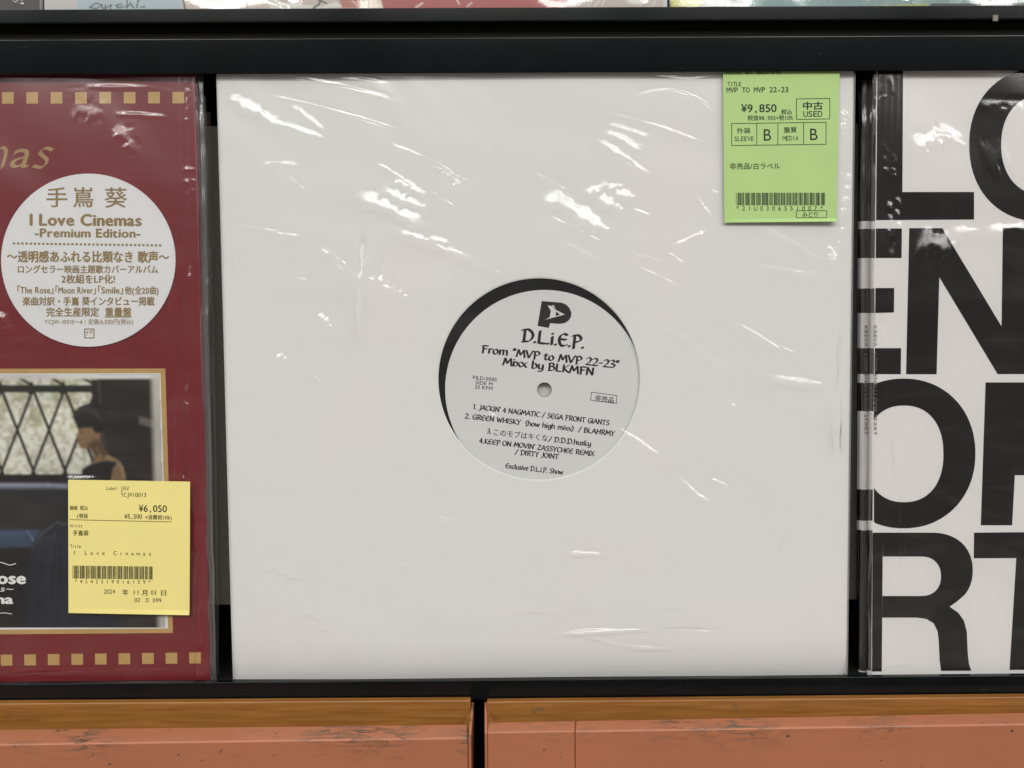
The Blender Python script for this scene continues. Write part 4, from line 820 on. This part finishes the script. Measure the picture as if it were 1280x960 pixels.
# ================================================================== BIG-LETTER SLEEVES (right)
def arc(cx, cy, rx, ry, a0, a1, n=22, p_=2.0):
    t_ = np.radians(np.linspace(a0, a1, n)); c, s = np.cos(t_), np.sin(t_)
    return [(cx + rx * np.sign(a) * abs(a) ** (2 / p_), cy - ry * np.sign(b_) * abs(b_) ** (2 / p_)) for a, b_ in zip(c, s)]
def letters(pr, xl, dx=0.0):
    """the four rows of block letters, clipped at the card's left edge xl (image x at top and foot)"""
    xe = lambda y: xl[0] + (xl[1] - xl[0]) * (y - 90) / 757
    polys = []
    polys.append([(None, 60), (1129, 60), (1128, 240), (1217.6, 240), (1217.6, 274.4), (None, 275.2)])
    oo = arc(1301, 181, 89.5, 96, 0, 360, 64, 2.15)[:-1]; oi = arc(1301, 181, 49.5, 62, 0, 360, 64, 2.15)[:-1]
    polys.append([(None, 285.6), (1127.4, 285.6), (1127, 322.5), (None, 322.5)]); polys.append([(None, 360), (1117.8, 360), (1117.4, 390.6), (None, 391.2)]); polys.append([(None, 435.2), (1126.4, 435.2), (1126, 467.8), (None, 467.6)])
    polys.append([(1136.6, 285.2), (1178, 285.2), (1252, 408), (1253.6, 284.6), (1291, 284.6), (1291, 467.6), (1247, 467.6), (1174.2, 346.5), (1170.8, 467.8), (1132.6, 467.8)])
    polys.append([(1334, 285), (1390, 285), (1440, 300), (1470, 376), (1440, 452), (1390, 467), (1334, 467)])
    polys.append([(1232, 478), (1300, 478), (1340, 482), (1362, 510), (1362, 562), (1340, 590), (1300, 594), (1268.6, 594), (1265.2, 656.6), (1226, 656.6)])
    for q_ in polys:
        q_ = [((xe(y) if x is None else x) + 0, y) for x, y in q_]; pr.poly(q_)
    n = len(oo); pr.add(oo + oi, [(i, (i + 1) % n, n + (i + 1) % n, n + i) for i in range(n)])
    # the O of row three, its left side running over the spine
    out = np.array(arc(1129.5, 566.8, 89.8, 93.6, 0, 360, 120, 2.1)[:-1]); inn = np.array(arc(1130, 567.3, 49.3, 60.4, 0, 360, 120, 2.25)[:-1]); n = len(out)
    for i in range(n):
        j = (i + 1) % n; q_ = np.array([out[i], out[j], inn[j], inn[i]])
        if (q_[:, 0] < xe(566)).all(): continue
        q_[:, 0] = np.maximum(q_[:, 0], xe(566)); 
        if abs(np.cross(q_[2] - q_[0], q_[3] - q_[1])) > .01: pr.poly(q_)
    # R
    ro = [(None, 665.8)] + [(1165, 665.8)] + arc(1165, 713, 51, 47.2, 88, -38, 16, 2.2) + [(1196, 752), (1187, 758.4), (1198, 766), (1205, 776), (1208.6, 790), (1209.6, 815), (1211, 829), (1214, 838.4), (1176.4, 838.6)]
    stem_r = 1103.6
    pr.poly([(xe(750), 665.8), (stem_r, 665.8), (1102.2, 839.4), (xe(839), 839.4)])
    rest = [(stem_r, 665.8)] + ro[1:] + [(1174.6, 826), (1173.4, 800), (1172, 789), (1167, 779), (1158, 773.6), (1146, 772), (1102.8, 772), (1103.2, 745)] + arc(1152, 720.3, 24.4, 24.7, -90, 90, 18, 2.2) + [(stem_r, 695.6)]
    pr.poly(rest)
    pr.poly([(1217.6, 665.8), (1360, 664.5), (1360, 696), (1308, 697.4), (1300, 837), (1262, 837.4), (1270.4, 697.6), (1217.2, 697.8)])
big = thing('lettered_record_sleeve', 'front white record sleeve with huge black block letters and glossy film, at the right edge', 'record sleeve', tuple(at(1480, 846, .002)), 'black and white lettered record sleeves')
BL = (1095.5, 1088.5)
V, Fc = slab([(BL[0], 66), (1900, 60), (1870, 838), (BL[1], 845)], .0004, .0044); o = obj('cover_card', V, Fc, M['white_cover'], big); bevel(o, .0005, 3)
p = Print(); letters(p, (BL[0] + 1.3, BL[1] + 1.3)); p.build('block_letters', .00033, M['black_print'], big)
def spine(th, xt, xb, Y, wpx, label_x, nsp=.0018, k0=0.0):
    """rounded spine of a lettered sleeve: white card with the letters' bands wrapping round it"""
    for (y0, y1, mm) in BANDS:
        X0 = lambda y, o_: xt + (xb - xt) * (y - 90) / 757 + o_
        pts = []
        a, b_ = at_many([(X0(y0, 0), y0), (X0(y1, 0), y1)], Y)
        w3 = wpx * .000403; seg = 8; V = []
        for P0 in (a, b_):
            for s in range(seg + 1):
                t_ = s / seg * math.pi / 2; V.append((P0[0] + w3 * (1 - math.sin(t_)) - w3, Y + nsp * (1 - math.cos(t_)) * 1.0, P0[2]))
        V = np.array(V); V[:, 0] += 0
        yield V, [(s, s + 1, seg + 2 + s, seg + 1 + s) for s in range(seg)], mm
BANDS = [(66, 276.4, 1), (276.4, 286, 0), (286, 322.5, 1), (322.5, 360.5, 0), (360.5, 391.2, 1), (391.2, 435.2, 0), (435.2, 467.6, 1), (467.6, 478.5, 0), (478.5, 514, 1), (514, 612, 0), (612, 651, 1), (651, 663, 0), (663, 838.6, 1), (838.6, 847, 0)]
def add_spine(th, xt, xb, Y, wpx, name='spine'):
    V = []; Fc = []; fm = []
    for v, f, mm in spine(th, xt, xb, Y, wpx, None):
        n0 = len(V); V += v.tolist(); Fc += [tuple(i + n0 for i in q_) for q_ in f]; fm += [mm] * len(f)
    return obj(name, V, Fc, None, th, smooth=True, mats=[M['white_cover'], M['black_print']], fm=fm)
def spine_text(th, x, Y, parent):
    p = Print(); p.text('KREVA   LOOP END / LOOP START', 0, 182, 0, 6.2, 0, .0)
    P = np.concatenate(p.P); Q = np.c_[x - P[:, 1] * 1.0 - 4.6, 407 + P[:, 0] * .75]; Q[:, 0] = x + (-P[:, 1] - 2.0)
    return obj('spine_lettering', at_many(Q, Y), [f[::-1] for f in p.F], M['grey_print'], parent)
sp1 = add_spine(big, BL[0] + .6, BL[1] + .6, .0005, 3.5); spine_text(big, 1094, -.0002, big)
bf = [(1143, 178, 1188, 168, 13, 1.0), (1170, 160, 1200, 178, 9, .95), (1190, 174, 1206, 182, 3, .6), (1222, 127, 1285, 128, 7, 1.0), (1150, 298, 1192, 308, 20, .95), (1188, 290, 1225, 287, 9, .9), (1230, 288, 1285, 282, 10, .95), (1196, 296, 1192, 312, 4, 1),
      (1108, 180, 1108, 220, 3, 1), (1118, 190, 1119, 225, 3, 1), (1113, 250, 1112, 300, 3, .95), (1122, 245, 1124, 290, 2.4, .95), (1098, 100, 1094, 140, 2, .9), (1112, 95, 1118, 118, 2, 1), (1104, 118, 1100, 124, 4, .8), (1116, 300, 1113, 330, 3, .9),
      (1120, 560, 1124, 700, 3, .35), (1130, 640, 1128, 690, 3, .4), (1100, 830, 1200, 828, 1.6, .5), (1106, 400, 1105, 520, 4, .35), (1170, 600, 1250, 640, 14, .2), (1215, 360, 1280, 350, 16, .25), (1230, 200, 1260, 190, 20, .2)]
xb = lambda Z: 1
film('clear_cover', [(1092.5, 70), (1900, 62), (1870, 838), (1086, 847)], -.0012, bf, M['film'], big, step=.0008, seed=14, amp=1.3,
     base=lambda X, Z: .00007 * np.sin(X * 6.28 / .0031 + 2 * np.sin(Z * 14)) * np.exp(-np.maximum(X - .185, 0) / .006), floor=-.0008)
c = [(1091, 92), (1096.5, 92), (1090, 847), (1083.5, 847)]
film('cover_flap', c, .0008, [], M['film_edge'], big, step=.0004, seed=8, base=fold(.0003, .002, lambda Z: -9, 9), floor=-.0006)
def second(label, xt, xb_, Y, seed, txt=True):
    th = thing('lettered_record_sleeve', label, 'record sleeve', tuple(at(1480, 846, Y)), 'black and white lettered record sleeves')
    V, Fc = slab([(xt + 2, 110), (1820, 100), (1800, 838), (xb_ + 2, 845)], Y + .0012, Y + .004); obj('cover_card', V, Fc, M['white_cover'], th)
    s = add_spine(th, xt, xb_, Y, 5); 
    V = []; Fc = []; fm = []
    for (y0, y1, mm) in BANDS:      # the strip of front print beside the spine
        X0 = lambda y: xt + (xb_ - xt) * (y - 90) / 757
        q_ = at_many([(X0(y0), y0), (X0(y0) + 14, y0), (X0(y1) + 14, y1), (X0(y1), y1)], Y); n0 = len(V); V += q_.tolist(); Fc.append((n0 + 3, n0 + 2, n0 + 1, n0)); fm.append(mm)
    obj('front_strip', V, Fc, None, th, mats=[M['white_cover'], M['black_print']], fm=fm)
    if txt: spine_text(th, xt - .5, Y - .0004, s)
    film('cover_edge', [(xt - 6.5, 100), (xt + 10, 100), (xb_ + 9, 846), (xb_ - 5, 846)], Y - .0012, [], M['film_side'], th, step=.0005, seed=seed, base=fold(.00022, .0024, lambda Z: -9, seed), floor=-.0006)
second('second lettered record sleeve, slid left behind the front one so its spine shows', 1083, 1079.5, .0060, 31)
second('rearmost lettered record sleeve, a thin film-edged sliver beside the white sleeve', 1080.0, 1077, .0118, 32, False)

# ================================================================== RECORDS ON THE SHELF ABOVE (only their feet show)
def upper(label, x0, x1, Y, canvas, thick=.003):
    th = thing('upper_record_sleeve', label, 'record sleeve', tuple(at((x0 + x1) / 2, 14, Y)), 'records on the shelf above')
    V, Fc = slab([(x0, -760), (x1, -760), (x1, 13.5), (x0, 13.5)], Y, Y + thick); obj('cover_card', V, Fc, M['white_cover'], th)
    canvas.C *= .82; canvas.build('printed_artwork', Y - .0002, M['art'], th)
    film('clear_cover', [(x0 - 2, -60), (x1 + 3, -60), (x1 + 3, 13.5), (x0 - 2, 13.5)], Y - .0016, [(x0 + (x1 - x0) * q_, -8, x0 + (x1 - x0) * q_ + 30, 6, 2.5, 1.0) for q_ in (.35, .93)], M['film_smooth'], th, step=.0009, seed=int(x0) % 97, amp=.25, floor=-.0009)
    return th
c1 = Canvas(-700, -40, 49.5, 13.5, 1.6, (.014, .014, .016)); upper('black record sleeve at the far left of the shelf above', -700, 49.5, .0005, c1)
c2 = Canvas(55.5, -60, 834, 13.5, 1.15, (.56, .55, .53))
c2.poly([(97, -70), (232, -70), (228, 20), (97, 20)], (.42, .52, .56), 1.5)
c2.poly([(232, -70), (420, -70), (470, 20), (228, 20)], (.58, .49, .44), 2)
ink = (.05, .045, .04)
c2.line([(128, 6), (120, 4), (112, 9), (120, 11), (127, 7), (129, 11)], 1.5, ink); c2.line([(132, 6), (131, 11), (139, 6), (138, 11)], 1.5, ink); c2.line([(152, 5), (145, 7), (148, 10), (155, 8)], 1.5, ink)
c2.line([(160, -8), (158, 10), (163, 4), (167, 10)], 1.5, ink); c2.line([(172, 2), (171, 10)], 1.6, ink); c2.ell(173, 1, 1.6, 1.2, ink); c2.line([(176, 9), (181, 8)], 1.6, ink)
c2.line([(227, -12), (231, 11)], 2, ink); c2.line([(310, -8), (308, 10)], 2, ink)
c2.poly([(335, -8), (352, 3), (380, 6), (402, 8), (420, 2), (430, 9), (340, 12), (332, 2)], (.74, .72, .66), 1.5); c2.line([(330, -6), (350, 4), (376, 6)], 1.2, (.85, .83, .8)); c2.line([(405, -6), (398, 6), (392, 10)], 2.4, (.06, .07, .09)); c2.line([(398, 0), (408, 4)], 2, (.06, .07, .09))
c2.poly([(428, -40), (470, -40), (476, 10), (428, 10), (424, 0)], (.45, .16, .12), 1.5); c2.poly([(452, -20), (476, 0), (482, 12), (448, 12)], (.82, .72, .58), 2); c2.line([(461, -20), (461, 14)], .8, ink)
c2.poly([(466, -40), (700, -40), (713, 14), (480, 14)], (.42, .085, .075), 1.2)
c2.line([(520, 9), (528, 4)], 2.4, (.75, .6, .55)); c2.line([(568, -6), (574, 5)], 1.6, (.8, .7, .68)); c2.line([(584, 8), (590, 3)], 1.4, (.8, .7, .68)); c2.line([(700, -20), (711, 10)], 1.4, ink)
c2.poly([(705, -40), (832, -40), (832, 14), (714, 14)], (.55, .48, .43), 1.5)
for a_ in ((735, 8, 742, -4), (742, 9, 750, 0), (752, 8, 760, -8), (800, 8, 806, -6), (815, 9, 820, 0)): c2.line([a_[:2], a_[2:]], 1.2, (.8, .78, .74))
c2.ell(797, -1, 14, 6, (.85, .84, .8), 3)
c2.poly([(829, -40), (836, -40), (836, 14), (829, 14)], (.6, .6, .6), 1)
upper('illustrated pale sleeve with handwriting, pink and red patches, on the shelf above', 55.5, 834, .0005, c2)
c3 = Canvas(838.5, -60, 1640, 13.5, 1.4, (.20, .31, .30)); nn = c3.noise(40, 4, 4)
c3.C *= (.75 + .6 * nn)[..., None]; c3.put(np.clip((c3.noise(9, 5) - .62) * 6, 0, .6), (.45, .55, .52))
c3.poly([(838, -60), (905, -60), (886, -4), (868, 14), (838, 14)], (.50, .50, .05), 1.2)
c3.poly([(890, -10), (918, -14), (934, 8), (934, 14), (868, 14)], (.10, .10, .10), 1.5); c3.line([(885, 6), (900, -4)], 1.2, (.4, .4, .4)); c3.line([(895, 8), (912, -4)], 1.2, (.35, .35, .35)); c3.line([(906, 9), (922, 2)], 1.2, (.3, .3, .3))
c3.poly([(1072, 8.6), (1160, 4.6), (1160, 14), (1072, 14)], (.42, .44, .08), 1); c3.poly([(1164, 4.4), (1640, 1), (1640, 14), (1156, 14)], (.035, .036, .038), 1)
for k in range(18): c3.line([(1250 + k * 3.4, 5.6), (1250 + k * 3.4, 7.6)], 1, (.2, .2, .2))
upper('teal patterned sleeve with yellow corner at the right of the shelf above', 838.5, 1640, .0005, c3)
